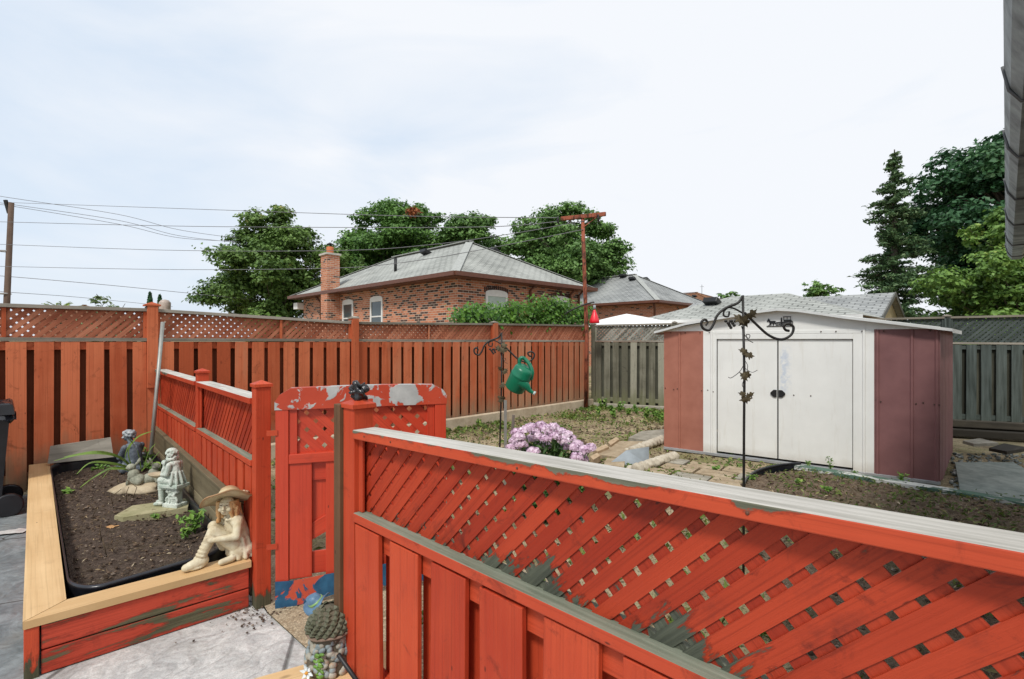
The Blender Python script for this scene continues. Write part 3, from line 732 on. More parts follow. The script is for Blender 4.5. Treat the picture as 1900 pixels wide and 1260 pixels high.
mb = MB(); mb.box(0, SL, -.02, .06, 0, .035); mb.build('floor_frame', plain('grey_steel', (.35, .36, .37), .5, .3), sh, bevel=.003)
pk_x = 1.45
mb = MB(); mb.poly([(0, -.001, ZE), (SL, -.001, ZE), (SL, -.001, ZE+.02), (pk_x+.2, -.001, ZP-.025), (pk_x, -.001, ZP-.012), (pk_x-.2, -.001, ZP-.03), (0, -.001, ZE+.02)]); mb.build('gable', WST, sh)
mb = MB()
for xx, yy0, yy1 in ((0, 0, SD), (SL, 0, SD)):
    n_ = 8
    for k in range(n_):
        ya, yb = SD*k/n_, SD*(k+1)/n_
        for (q0, q1, o0, o1) in ((ya, ya+.12, 0, 0), (ya+.12, ya+.14, 0, .012), (ya+.14, yb-.02, .012, .012), (yb-.02, yb, .012, 0)):
            sg = 1 if xx else -1
            A_, B_ = spt(xx+sg*o0, q0, .03), spt(xx+sg*o1, q1, .03)
            ps_ = [A_, B_, B_+V(0, 0, ZE-.03), A_+V(0, 0, ZE-.03)]; mb.poly(ps_ if xx else ps_[::-1])
mb.poly([spt(SL, SD, 0), spt(0, SD, 0), spt(0, SD, ZE), spt(pk_x, SD, ZP), spt(SL, SD, ZE)])
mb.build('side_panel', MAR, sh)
mb = MB(); rt = [(-.10, ZE+.0), (.35, ZE+.115), (pk_x-.22, ZP-.022), (pk_x, ZP), (pk_x+.22, ZP-.02), (2.15, ZE+.155), (SL+.10, ZE+.0)]
for (xa, za), (xb, zb_) in zip(rt[:-1], rt[1:]):
    A_, B_, C_, D_ = spt(xa, -.09, za), spt(xb, -.09, zb_), spt(xb, SD+.08, zb_), spt(xa, SD+.08, za)
    mb.poly([A_, B_, C_, D_]); mb.poly([p+V(0, 0, -.02) for p in (D_, C_, B_, A_)])
    mb.poly([A_+V(0, 0, -.03), B_+V(0, 0, -.03), B_, A_]); mb.poly([D_, C_, C_+V(0, 0, -.03), D_+V(0, 0, -.03)])
for xa in (-.10, SL+.10):
    A_, B_ = spt(xa, -.09, ZE), spt(xa, SD+.08, ZE); mb.poly([A_, B_, B_+V(0, 0, -.045), A_+V(0, 0, -.045)])
mb.build('roof', plain('white_roof_steel', (.60, .61, .60), .5, var=.08), sh)
mb = MB()
for x in (.02, .14, .19, X1-.02, X1+.06, X1+.13, X1+.55, X2-.62, X2-.80, X2-.18, X2-.09, X2+.02, X2+.06, X2+.37, X2+.43, SL-.05, SL-.01):
    for z in (.86,): mb.ell((x, -.006 if x > X2 or x < X1+.17 else .009, z+random.uniform(-.01, .01)), (.008, .006, .008), seg=6, rings=4)
for x in (.1, .3, .5, .62, 1.9, 2.05, 2.3, 2.5, 2.9): mb.ell((x, -.012, ZE-.02), (.008, .006, .008), seg=6, rings=4)
mb.build('screw', plain('screw_rust', (.06, .035, .025), .6), sh)
# horse and carriage plate on the gable
mb = MB(); y_ = -.0045; ox, oz, sc_ = 1.315, ZE+.048, .285
def pl2(pts): mb.prism([(ox+x*sc_, y_-.006, oz+z*sc_) for x, z in pts], (0, .004, 0))
pl2([(0, 0), (1.0, .0), (1.0, .03), (0, .03)])
pl2([(.05, .30), (.0, .24), (.02, .21), (.09, .22), (.12, .13), (.28, .13), (.33, .16), (.36, .24), (.30, .25), (.16, .24), (.10, .33), (.06, .36)])
for a in ([(.13, .14), (.10, .08), (.04, .03), (.07, .03), (.13, .07), (.17, .13)], [(.14, .14), (.17, .03), (.19, .03), (.18, .14)], [(.27, .15), (.24, .09), (.26, .03), (.28, .03), (.28, .09), (.32, .14)], [(.30, .15), (.36, .1), (.38, .03), (.40, .03), (.385, .11), (.34, .18)], [(.35, .22), (.41, .16), (.40, .12), (.37, .18)]): pl2(a)
pl2([(.38, .17), (.56, .17), (.56, .20), (.38, .19)])
pl2([(.54, .14), (.66, .14), (.66, .20), (.62, .21), (.60, .36), (.575, .40), (.555, .36), (.55, .24)])
pl2([(.66, .15), (.95, .15), (.99, .22), (.96, .28), (.93, .29), (.66, .29)]); pl2([(.65, .40), (.94, .40), (.96, .43), (.64, .43)])
for x in (.66, .79, .92): pl2([(x, .28), (x+.02, .28), (x+.02, .41), (x, .41)])
for cx_, r_ in ((.50, .085), (.63, .075), (.90, .12)):
    pts = [(ox+(cx_+r_*math.cos(a))*sc_, y_-.004, oz+(r_+.02+r_*math.sin(a))*sc_) for a in [2*math.pi*k/20 for k in range(21)]]
    mb.tube(pts, .0035, 5, cap=False)
    for k in range(4):
        a = math.pi*k/4; mb.tube([(ox+(cx_-r_*math.cos(a))*sc_, y_-.004, oz+(r_+.02-r_*math.sin(a))*sc_), (ox+(cx_+r_*math.cos(a))*sc_, y_-.004, oz+(r_+.02+r_*math.sin(a))*sc_)], .002, 4)
mb.build('carriage_ornament', BLK, sh)
# ------------------------------------------------------------------ own house: eave gutter and wall at the far right
t = thing('house_eave', 'grey weathered metal gutter and eave of the house at the right edge', 'eave', (1.30, 1.30, 0), R(45.4))
GUT = plain('weathered_aluminium', (.22, .25, .255), .6, .1, var=.6, scale=7, bs=.4)
mb = MB(); prof = [(-.0, 2.60), (.035, 2.545), (.12, 2.545), (.16, 2.60), (.165, 2.69), (-.02, 2.69)]
mb.prism([(-1.0, -y-.0, z) for y, z in prof], (8.0, 0, 0)); mb.build('gutter', GUT, t, bevel=.004)
STRAP = plain('strap', (.10, .10, .10), .5)
for x in (.1, 1.12, 2.02, 3.18, 4.3, 5.6, 6.6):
    mb = MB(); mb.tube([(x, .024, 2.70), (x, .005, 2.595), (x, -.032, 2.537), (x, -.125, 2.537), (x, -.17, 2.60)], .007, 6); mb.build('gutter_strap', STRAP, t)
mb = MB(); mb.box(-1.5, 7.0, -.75, -.17, 2.60, 2.63); mb.box(-1.5, 7.0, -.20, -.17, 2.632, 2.75); mb.build('soffit', plain('soffit_white', (.5, .5, .49), .6), t)
mb = MB(); mb.box(-1.5, 5.0, -.80, -.55, 0, 2.6); mb.build('wall', stone('wall_stucco', (.35, .34, .31), (.45, .44, .41), 12), t)
mb = MB(); mb.poly([(-1.5, .0, 2.70), (7.0, .0, 2.70), (7.0, -1.6, 3.3), (-1.5, -1.6, 3.3)]); mb.poly([(-1.5, -.0, 2.695), (-1.5, -1.6, 3.29), (7.0, -1.6, 3.29), (7.0, -.0, 2.695)]); mb.build('roof', plain('eave_roof', (.12, .12, .12), .9), t)
# ------------------------------------------------------------------ neighbouring houses
def brick_mat(name, dark=.35):
    m = M(name, .9, .15); uv = m.co('UV')
    b = m.n('ShaderNodeTexBrick'); m.L(uv, b.inputs['Vector']); b.inputs['Scale'].default_value = 1
    b.inputs['Brick Width'].default_value = .225; b.inputs['Row Height'].default_value = .078; b.inputs['Mortar Size'].default_value = .008
    b.inputs['Color1'].default_value = (0, 0, 0, 1); b.inputs['Color2'].default_value = (1, 1, 1, 1); b.inputs['Mortar'].default_value = (.5, .5, .5, 1); b.inputs['Mortar Smooth'].default_value = .1
    c = m.ramp(b.outputs['Color'], [(0, (.05, .035, .03)), (dark, (.10, .055, .045)), (dark+.01, (.42, .15, .08)), (.75, (.52, .19, .10)), (1, (.60, .26, .15))])
    n = m.noise(m.co('Object'), 1.1, 4); c = m.mix(m.ramp(n, [(.4, 0), (.8, .3)]), c, (.25, .13, .09))
    c = m.mix(b.outputs['Fac'], c, (.52, .44, .36)); m.col(c); m.bump(m.math('SUBTRACT', 1.0, b.outputs['Fac']), .5, .01); return m.m
def shingle_mat(name, c1, c2):
    m = M(name, .95, .1); uv = m.co('UV')
    b = m.n('ShaderNodeTexBrick'); m.L(uv, b.inputs['Vector']); b.inputs['Scale'].default_value = 1
    b.inputs['Brick Width'].default_value = .32; b.inputs['Row Height'].default_value = .15; b.inputs['Mortar Size'].default_value = .02; b.inputs['Mortar Smooth'].default_value = .3
    b.inputs['Color1'].default_value = (*c1, 1); b.inputs['Color2'].default_value = (*c2, 1); b.inputs['Mortar'].default_value = tuple(x*.35 for x in c1)+(1,)
    c = m.mix(m.ramp(m.noise(m.co('Object'), 30, 4, .8), [(.35, 0), (.7, .5)]), b.outputs['Color'], tuple(x*.6 for x in c1))
    c = m.mix(m.ramp(m.noise(m.co('Object'), .8, 4), [(.35, 0), (.7, .35)]), c, tuple(x*1.4 for x in c2)); m.col(c)
    m.bump(m.math('SUBTRACT', 1.0, b.outputs['Fac']), .6, .02); return m.m
BR1 = brick_mat('two_tone_brick', .34); BR2 = brick_mat('red_brick', .08)
SH1 = shingle_mat('pale_grey_shingles', (.30, .31, .29), (.42, .43, .40)); SH2 = shingle_mat('grey_shingles', (.25, .26, .26), (.38, .39, .38)); SH3 = shingle_mat('brown_shingles', (.17, .08, .045), (.28, .14, .08))
BROWN = plain('brown_aluminium', (.13, .05, .03), .45); WHT = plain('white_frame', (.72, .71, .68), .5, var=.05)
GLS = M('window_glass', .12, .8); GLS.col((.05, .07, .075)); GLS = GLS.m
BLIND = plain('pale_blind', (.42, .50, .45), .7, var=.12, scale=3)
def hip(mb, x0, x1, y0, y1, ze, zp, ov=.0, gable=False):
    w_ = (y1-y0)/2; A_, B_, C_, D_ = V(x0, y0, ze), V(x1, y0, ze), V(x1, y1, ze), V(x0, y1, ze)
    if (x1-x0) < (y1-y0):
        w_ = (x1-x0)/2; r0, r1 = V((x0+x1)/2, y0+w_, zp), V((x0+x1)/2, y1-w_, zp)
        mb.poly([A_, B_, r0]); mb.poly([B_, C_, r1, r0]); mb.poly([C_, D_, r1]); mb.poly([D_, A_, r0, r1])
    else:
        r0, r1 = V(x0+w_, (y0+y1)/2, zp), V(x1-w_, (y0+y1)/2, zp)
        mb.poly([A_, B_, r1, r0]); mb.poly([B_, C_, r1]); mb.poly([C_, D_, r0, r1]); mb.poly([D_, A_, r0])
    mb.poly([D_, C_, B_, A_]); return r0, r1
def window(parent, x, y, z0, z1, wd, axis, nsign, arch=True, glass=None, double=True):
    """axis 'x': wall runs along local x facing nsign*y; 'y': wall runs along y facing nsign*x"""
    def P(u, o, z): return V(x+u, y+o*nsign, z) if axis == 'x' else V(x+o*nsign, y+u, z)
    def bx(mb, u0, u1, o0, o1, a, b):
        p, q = P(u0, o0, a), P(u1, o1, b); mb.box(min(p.x, q.x), max(p.x, q.x), min(p.y, q.y), max(p.y, q.y), a, b)
    h = wd/2; mb = MB()
    bx(mb, -h, -h+.09, -.03, .035, z0, z1); bx(mb, h-.09, h, -.03, .035, z0, z1)
    bx(mb, -h+.09, h-.09, -.03, .033, z1-.12, z1); bx(mb, -h+.09, h-.09, -.03, .033, z0, z0+.07)
    if double: bx(mb, -h+.09, h-.09, -.02, .025, (z0+z1)/2-.03, (z0+z1)/2+.02)
    if arch:
        pts = [P(-h, .036, z1)]+[P(h*math.cos(a), .036, z1+.10*math.sin(a)) for a in [math.pi*(1-k/8) for k in range(1, 8)]]+[P(h, .036, z1)]
        ext = P(0, -.04, 0)-P(0, 0, 0); mb.prism(pts, ext)
    wo = mb.build('window', WHT, parent)
    mb = MB(); bx(mb, -h+.05, h-.05, -.01, .006, z0+.03, z1-.03); mb.build('pane', glass or GLS, wo)
    mb = MB(); bx(mb, -h-.06, h+.06, -.02, .07, z0-.09, z0-.002); mb.build('sill', plain('sill_stone', (.45, .4, .33)), wo)
# main house: local x runs along d1 (left-far), origin at near eave corner
def house(name, label, origin, L1, L2, ze, zp, sh_m, br_m, ov=.45, rotz=R(135)):
    t = thing(name, label, 'house', origin, rotz)
    # local: +x = d1, -y = d2
    mb = MB(); x0, x1, y0, y1 = ov, L1-ov, -(L2-ov), -ov
    for a, b in (((x0, y1), (x1, y1)), ((x1, y1), (x1, y0)), ((x1, y0), (x0, y0)), ((x0, y0), (x0, y1))):
        mb.poly([(b[0], b[1], -.2), (a[0], a[1], -.2), (a[0], a[1], ze-.12), (b[0], b[1], ze-.12)])
    mb.build('wall', br_m, t)
    mb = MB(); r0, r1 = hip(mb, 0, L1, -L2, 0, ze, zp); rf = mb.build('roof', sh_m, t)
    RG = plain('ridge_shingle', (.36, .37, .35) if sh_m is not SH3 else (.22, .11, .06), .95, .0, .1, scale=12)
    mb = MB()
    for a, b in (((0, 0), r0), ((0, -L2), r0), ((L1, 0), r1), ((L1, -L2), r1)):
        p, q = V(a[0], a[1], ze+.012), Vector(b)+V(0, 0, .012); mb.bar(p, q, (p-q).cross(V(0, 0, 1)), .28, .016)
    mb.bar(r0+V(-.1, 0, .04), r1+V(.1, 0, .04), (0, 1, 0), .30, .03); mb.build('ridge_caps', RG, rf)
    mb = MB()
    for a, b, s_ in (((-.06, .06), (L1+.06, .06), 0), ((-.06, -L2-.06), (L1+.06, -L2-.06), 0), ((-.06, .06), (-.06, -L2-.06), 1), ((L1+.06, .06), (L1+.06, -L2-.06), 1)):
        mb.bar((a[0], a[1], ze-.05), (b[0], b[1], ze-.05), (0, 1, 0) if not s_ else (1, 0, 0), .12, .13)
    mb.box(.0, L1, -L2, 0, ze-.13, ze-.11); mb.build('gutter', BROWN, t)
    return t, rf, (x0, x1, y0, y1), r0, r1
C1 = V(-1.71, 15.1, 0)
h1, rf1, (hx0, hx1, hy0, hy1), r0, r1 = house('brick_house', 'two tone brick bungalow with pale grey hip roof and side chimney', C1, 12.6, 7.1, 3.6, 5.46, SH1, BR1)
# left face is local y=hy1 facing +y ; right face local x=hx0 facing -x
def ux(px):    # distance along d1 on wall plane where sight line px crosses
    P_ = C1 + V(-.7071, .7071, 0)*0 + V(.7071, .7071, 0)*.45; u = (px-950)/F
    return (P_.x-u*P_.y)/(.7071*(1+u))
def uy(px):
    P_ = C1 + V(-.7071, .7071, 0)*.45; u = (px-950)/F
    return (u*P_.y-P_.x)/(.7071*(1-u))
for px in (646, 699): window(h1, ux(px), hy1, 1.75, 3.12, .92, 'x', 1)
window(h1, hx0, -uy(921), 2.2, 3.12, 1.0, 'y', -1, glass=BLIND, double=False)
window(h1, hx0, -uy(1040), 2.0, 3.12, 1.05, 'y', -1, double=False)
HDR = plain('dark_brick_arch', (.06, .035, .03), .9, var=.4, scale=20)
for k, px in enumerate((921, 1040)):
    mb = MB(); cy = -uy(px)
    for i in range(-6, 7): mb.box(hx0-.012, hx0-.001, cy+i*.088-.03, cy+i*.088+.03, 3.20-.0026*i*i, 3.36-.002*i*i)
    mb.build('window_header', HDR, h1)
for px in (982, 1056, 1072):
    mb = MB(); y = -uy(px); mb.tube([(hx0-.3, y, 3.5), (hx0-.06, y, 3.3), (hx0-.06, y, .1)], .045, 8); mb.build('downspout', BROWN, h1)
mb = MB(); mb.tube([(hx1-2.0, hy1+.3, 3.5), (hx1-2.0, hy1+.05, 3.2), (hx1-2.0, hy1+.05, 2.2)], .045, 8); mb.build('downspout', BROWN, h1)
xc = ux(624)
mb = MB(); mb.box(xc-.32, xc+.30, hy1+.001, hy1+.55, 0, 5.12); ch = mb.build('chimney', BR2, h1)
mb = MB(); mb.box(xc-.38, xc+.36, hy1-.04, hy1+.61, 5.122, 5.20); mb.build('chimney_crown', stone('crown', (.4, .38, .34), (.55, .52, .47), 8), ch)
mb = MB(); mb.lathe([(.14, 5.2), (.15, 5.48), (.13, 5.5), (.10, 5.49)], (xc, hy1+.28, 0), 16); mb.build('chimney_pot', plain('terracotta', (.5, .15, .06), .8), ch)
mb = MB(); mb.lathe([(.0, 5.70), (.14, 5.62), (.15, 5.60), (.0, 5.63)], (xc, hy1+.28, 0), 12); mb.tube([(xc, hy1+.28, 5.4), (xc, hy1+.28, 5.65)], .03, 6); mb.build('rain_cap', BLK, ch)
mb = MB(); sx_ = ux(697)-.2; mb.tube([(sx_, -1.2, 4.1), (sx_, -1.2, 4.75)], .06, 8); mb.build('vent_pipe', BLK, rf1)
def roofvent(par, x, y, z):
    mb = MB(); mb.obox((x, y, z), (.2, 0, 0), (0, .2, .08), (0, -.04, .07)); mb.build('roof_vent', BLK, par, bevel=.02)
mb = MB(); mb.box(hx1-.01+.0, hx1+.45, hy1-.3, hy1+.3, 3.0, 3.3); mb.build('soffit_box', WHT, h1)
roofvent(rf1, 5.6, -2.9, 5.2); roofvent(rf1, 3.0, -4.4, 5.12)
C2 = V(7.6, 26.1, 0)
h2, rf2, b2, r0, r1 = house('brick_house', 'red brick bungalow with grey hip roof, right behind the white canopy', C2, 9.5, 7.1, 3.6, 5.56, SH2, BR2)
roofvent(rf2, 3.2, -2.8, 5.2); roofvent(rf2, 4.2, -3.3, 5.52); roofvent(rf2, 3.2, -4.3, 5.3)
mb = MB(); mb.tube([(.3, .3-.4, 3.5), (.4, -.38, 3.2), (.4, -.38, .1)], .06, 8); mb.build('downspout', BROWN, h2)
h3, rf3, b3, r0, r1 = house('distant_house', 'far house with low brown hip roof beyond the grey roofs', V(18.5, 46, 0), 10, 6.0, 5.1, 6.25, SH3, BR2)
mb = MB(); mb.tube([(2, -2, 5.6), (2, -2, 6.9)], .02, 5); mb.tube([(1.8, -2, 6.7), (2.2, -2, 6.7)], .012, 5); mb.build('antenna', BLK, rf3)
roofvent(rf3, 2.5, -1.5, 5.75)
h4, rf4, b4, r0, r1 = house('distant_house', 'tip of a brown roof just above the left part of the tall fence', V(-37.5, 39, 0), 7, 7, 3.3, 4.55, SH3, BR2)
# garages behind the grey fence
g1 = thing('neighbour_garage', 'low garage with wide pale shingle roof right behind the white shed', 'garage', V(7.43, 10.66, 0), R(135))
mb = MB(); hip(mb, 0, 5.5, -4.0, 0, 2.08, 2.80); rf = mb.build('roof', SH1, g1)
mb = MB(); mb.box(.2, 5.3, -3.8, -.2, 0, 2.06); mb.build('wall', BR2, g1)
mb = MB(); mb.box(-.03, 5.53, .0, .03, 1.98, 2.09); mb.build('gutter', WHT, g1)
roofvent(rf, 3.75, -1.3, 2.60)
g2 = thing('neighbour_garage', 'garage with a tan gable end showing beside the dark trees', 'garage', V(11, 14.4, 0), R(135))
mb = MB(); W_ = 2.0; zp_, ze_ = 2.9, 2.15
mb.poly([(0, W_, ze_), (6, W_, ze_), (6, 0, zp_), (0, 0, zp_)][::-1]); mb.poly([(0, -W_, ze_), (0, 0, zp_), (6, 0, zp_), (6, -W_, ze_)][::-1])
mb.poly([(0, W_, ze_-.05), (6, W_, ze_-.05), (6, 0, zp_-.05), (0, 0, zp_-.05)]); mb.poly([(0, -W_, ze_-.05), (0, 0, zp_-.05), (6, 0, zp_-.05), (6, -W_, ze_-.05)])
mb.build('roof', SH2, g2)
mb = MB(); mb.prism([(.15, W_-.2, 0), (.15, -W_+.2, 0), (.15, -W_+.2, ze_), (.15, 0, zp_-.07), (.15, W_-.2, ze_)], (5.7, 0, 0)); mb.build('gable_wall', plain('tan_siding', (.42, .34, .2), .8), g2)
mb = MB(); mb.bar((-.015, W_, ze_-.04), (-.015, 0, zp_-.04), (1, 0, 0), .03, .12); mb.bar((-.015, -W_, ze_-.04), (-.015, 0, zp_-.04), (1, 0, 0), .03, .12); mb.build('fascia', plain('dark_fascia', (.12, .12, .11), .7), g2)
# white canopy top
t = thing('canopy_top', 'white fabric canopy peak showing above the fence by the red feeder', 'canopy', V(3.25, 14.2, 0), R(20))
mb = MB()
K = 8
for i in range(K):
    for (A_, B_) in (((-1.25, -1.25), (1.25, -1.25)), ((1.25, -1.25), (1.25, 1.25)), ((1.25, 1.25), (-1.25, 1.25)), ((-1.25, 1.25), (-1.25, -1.25))):
        def q(s_, u): x = A_[0]*(1-u)+B_[0]*u; y = A_[1]*(1-u)+B_[1]*u; return V(x*s_, y*s_, 2.28-.42*s_+.10*s_*(1-s_)-.10*s_*math.sin(math.pi*u)*-1*.4)
        for j in range(4): mb.poly([q(i/K, j/4), q((i+1)/K, j/4), q((i+1)/K, (j+1)/4), q(i/K, (j+1)/4)], smooth=True)
mb.build('fabric', plain('white_fabric', (.78, .79, .78), .8, var=.05), t)
mb = MB()
for x in (-1.2, 1.2):
    for y in (-1.2, 1.2): mb.tube([(x, y, 0), (x, y, 1.88)], .02, 6)
mb.build('frame_leg', plain('canopy_pole', (.6, .6, .6), .4), t)
# ------------------------------------------------------------------ poles and wires
RUST = M('rusty_paint', .75, .3); p_ = RUST.co('Object')
RUST.col(RUST.mix(RUST.ramp(RUST.noise(RUST.map(p_, (1, 1, .35)), 11, 6, .7), [(.42, 0), (.52, 1)]), (.06, .022, .014), (.30, .085, .045)))
RUST.bump(RUST.noise(p_, 30, 5), .5, .004); RUST = RUST.m
bp = D(1087, 745, 11.15); tp = D(1081, 402, 11.15)
t = thing('rusty_pole', 'tall rusty clothesline pole with crossbar at the fence corner', 'pole', (bp.x, bp.y, 0))
mb = MB(); o_ = V(0, 0, 0); mb.tube([V(0, 0, -.03), V(.02, 0, 1.6), V(-.03, 0, 3.0), tp-V(bp.x, bp.y, 0)], [.047, .045, .042, .04], 12); mb.build('pole', RUST, t)
cl, cr = D(1041, 406, 11.35), D(1124, 397, 10.9)
mb = MB(); mb.bar(cl-V(bp.x, bp.y, 0), cr-V(bp.x, bp.y, 0), (0, 0, 1), .085, .06); mb.build('crossbar', RUST, t, bevel=.006)
IRON = plain('dark_iron', (.03, .028, .026), .5, .3)
for q_ in (D(1035, 406, 11.37), D(1110, 402, 10.9)):
    mb = MB(); c_ = q_-V(bp.x, bp.y, 0); mb.tube([c_+V(.0, .07*math.cos(a), .07*math.sin(a)-.03) for a in [2*math.pi*k/14 for k in range(15)]], .014, 6, cap=False)
    mb.ell(c_+V(0, 0, -.03), (.03, .03, .03)); mb.tube([c_+V(0, 0, -.03), c_+V(.03, 0, -.13)], .012, 6); mb.build('pulley', IRON, t)
mb = MB(); mb.bar(tp-V(bp.x, bp.y, 0)+V(.0, -.03, -.25), tp-V(bp.x, bp.y, 0)+V(.35, -.03, .02), (0, 1, 0), .02, .02); mb.build('brace', RUST, t)
UY = 23.0; ub, ut = D(9, 640, UY), D(21, 376, UY)
t = thing('utility_pole', 'weathered wooden utility pole leaning at the left edge', 'pole', (ub.x, ub.y, 0))
PW = wood('pole_wood', (.06, .04, .03), (.14, .095, .07), rough=.9)
mb = MB(); L_ = V(ub.x, ub.y, 0); mb.tube([V(-.05, 0, 0), ub-L_, ut-L_], [.16, .13, .105], 12); mb.build('pole', PW, t)
mb = MB(); mb.bar(D(17, 396, UY)-L_, D(10, 371, UY-.1)-L_, (0, 1, 0), .1, .12); mb.build('bracket', IRON, t)
for py in (466, 545): mb = MB(); mb.tube([D(8, py, UY)-L_+V(.22*math.cos(a), .22*math.sin(a), 0) for a in [2*math.pi*k/14 for k in range(15)]], .03, 6, cap=False); mb.build('band', plain('band', (.4, .4, .4), .5), t)
WIRE = plain('cable', (.16, .16, .17), .6)
def wire(label, pts, r=.012, grp='overhead wires'):
    """pts: (px, py, depth) on the cable; smooth curve through them"""
    P = [D(*p) for p in pts]; mb = MB(); out_ = []
    for i in range(len(P)-1):
        p0 = P[max(i-1, 0)]; p1, p2 = P[i], P[i+1]; p3 = P[min(i+2, len(P)-1)]
        for k in range(8):
            s_ = k/8; out_.append(.5*((2*p1)+(p2-p0)*s_+(2*p0-5*p1+4*p2-p3)*s_*s_+(3*p1-p0-3*p2+p3)*s_**3))
    out_.append(P[-1]); mb.tube(out_, r, 5)
    o = mb.build('overhead_wire', WIRE); tag(o, label, 'wire', grp)
wire('topmost overhead wire from the left utility pole to the rusty crossbar', [(22, 376, 22.9), (420, 390, 17), (760, 401, 13.3), (1036, 404, 11.37)], .009)
wire('second overhead wire from the top, ending at the crossbar pulley', [(-60, 410, 19), (300, 419, 16), (620, 422, 13.5), (900, 421, 12), (1036, 411, 11.36)], .009)
wire('overhead wire crossing the chimney crown and rising to the crossbar', [(-60, 451, 18), (300, 464, 15.5), (620, 465, 13), (800, 454, 12.2), (960, 432, 11.6), (1084, 410, 11.1)], .008)
wire('lowest long overhead wire crossing the middle of the chimney shaft', [(-60, 493, 18), (300, 500, 15.5), (600, 498, 13), (740, 488, 12.3), (900, 462, 11.7), (1082, 426, 11.1)], .008)
for k, (a, b, c, lb) in enumerate(((366, 398, 442, 'highest of the three sagging service cables running into the left tree'), (378, 406, 450, 'middle of the three sagging service cables running into the left tree'), (381, 410, 448, 'lowest of the three sagging service cables running into the left tree'))):
    wire(lb, [(-60, a-12+k*2, 24), (12, a, 23), (220, b+k*3, 25), (330, (b+c)/2+6+k*3, 26.5), (440, c, 28)], .012, 'sagging service cables')
wire('slack cable running right from the utility pole above the small cypresses', [(-60, 508, 24), (14, 513, 23), (200, 529, 25), (360, 545, 28), (470, 556, 30)], .014)
wire('lowest faint cable just above the left stretch of fence', [(-60, 536, 24), (12, 542, 23), (150, 552, 27), (320, 569, 34)], .012)
# ------------------------------------------------------------------ trees
LG = [leafm('leaf_olive', (.045, .10, .022), (.19, .31, .075), (.40, .34, .12)), leafm('leaf_green', (.038, .105, .022), (.16, .31, .065), (.25, .40, .10)),
      leafm('leaf_mid', (.048, .115, .03), (.19, .34, .09)), leafm('leaf_dark', (.016, .060, .026), (.062, .16, .062), (.11, .22, .09)), leafm('leaf_light', (.05, .12, .025), (.20, .34, .07), (.34, .42, .10)),
      leafm('leaf_conifer', (.04, .09, .04), (.16, .26, .11), (.2, .25, .12))]
BARK = wood('bark', (.05, .04, .03), (.13, .11, .085), rough=.95)
def tree(name, label, base, zt, zb, rx, ry, ncl, npl, ls, lm, seed, group=None, top=1.0, clr=.19, trunk_r=.22, shape=None, skip=None, open_=.0):
    r = np.random.default_rng(seed); rd = random.Random(seed)
    t = thing(name, label, 'tree', (base[0], base[1], 0), 0, group)
    cz = (zt+zb)/2; hz = (zt-zb)/2; cl = []
    tries = 0
    while len(cl) < ncl and tries < 40000:
        tries += 1
        d = r.normal(size=3); d /= np.linalg.norm(d); k = r.random()**.42
        z = d[2]*k; taper = 1.0 if z < 0 else (1-.25*z*top)
        p = np.array([d[0]*k*rx*taper, d[1]*k*ry*taper, cz+z*hz])
        if mnoise.noise(V(*(p*.55/ (rx/4)))+V(seed*3.1, 0, 0)) < -.30+open_*-2: continue
        if shape and not shape(p): continue
        rad = clr*(.6+.8*r.random())*min(rx, hz)
        if all(np.linalg.norm(p-q[0]) > .45*min(rad, q[1]) for q in cl): cl.append((p, rad))
    mb = MB(); th = zb+(zt-zb)*.8
    tr = [V(0, 0, -.1), V(rd.uniform(-.1, .1), 0, zb*.5), V(rd.uniform(-.2, .2), rd.uniform(-.2, .2), zb+(zt-zb)*.3), V(rd.uniform(-.3, .3), 0, th)]
    mb.tube(tr, [trunk_r, trunk_r*.85, trunk_r*.6, trunk_r*.15], 8)
    def ta(z):
        for a_, b_ in zip(tr[:-1], tr[1:]):
            if a_.z <= z <= b_.z: return a_.lerp(b_, (z-a_.z)/(b_.z-a_.z))
        return tr[-1]
    for p, rad in cl:
        hz_ = math.hypot(p[0], p[1]); z0 = max(zb*.55, min(th-.1, p[2]-hz_*.8-.3)); a_ = ta(z0); b_ = V(*p)
        m_ = a_.lerp(b_, .5)+V(rd.uniform(-.2, .2), rd.uniform(-.2, .2), hz_*.10)
        mb.tube([a_, m_, b_, b_+(b_-m_)*.3], [trunk_r*.28, trunk_r*.17, trunk_r*.07, .008], 5, cap=False)
    mb.build('trunk', BARK, t)
    Cs, Ns, Ts = [], [], []
    for p, rad in cl:
        n = max(8, int(npl*(rad/(clr*min(rx, hz)))**2)); 
        # sub-sprays inside a clump
        ns = max(3, n//14); sc = r.normal(size=(ns, 3)); sc /= np.linalg.norm(sc, axis=1, keepdims=True); sc *= (r.random((ns, 1))**.4)*rad; sc[:, 2] *= .62
        ii = r.integers(0, ns, n); q = sc[ii] + r.normal(size=(n, 3))*rad*np.array([.17, .17, .07])
        Cs.append(p+q); nn = q/rad*.7 + r.normal(size=(n, 3))*.45 + np.array([0, 0, .75]); Ns.append(nn)
        Ts.append(np.clip(r.random()*.35 + r.random(n)*.6 + (r.random()<.07)*.25, 0, 1))
    C = np.concatenate(Cs); N = np.concatenate(Ns); T = np.concatenate(Ts)
    leaf_mesh('crown', lm, t, C, N, ls*(.6+.8*r.random(len(C))), seed, T, aspect=.7)
    return t
G_ = 'maples behind the brick house'
tree('maple_tree', 'leftmost olive green maple with open branches beside the brick house', (-14.6, 32), 10.0, .6, 5.0, 4.0, 120, 560, .20, LG[0], 51, G_, clr=.19, top=2.3, open_=-.125)
tree('maple_tree', 'largest dense green maple directly behind the brick chimney and roof', (-8.4, 38), 12.0, 3.0, 4.6, 4, 130, 720, .21, LG[1], 12, G_, clr=.22, top=.5)
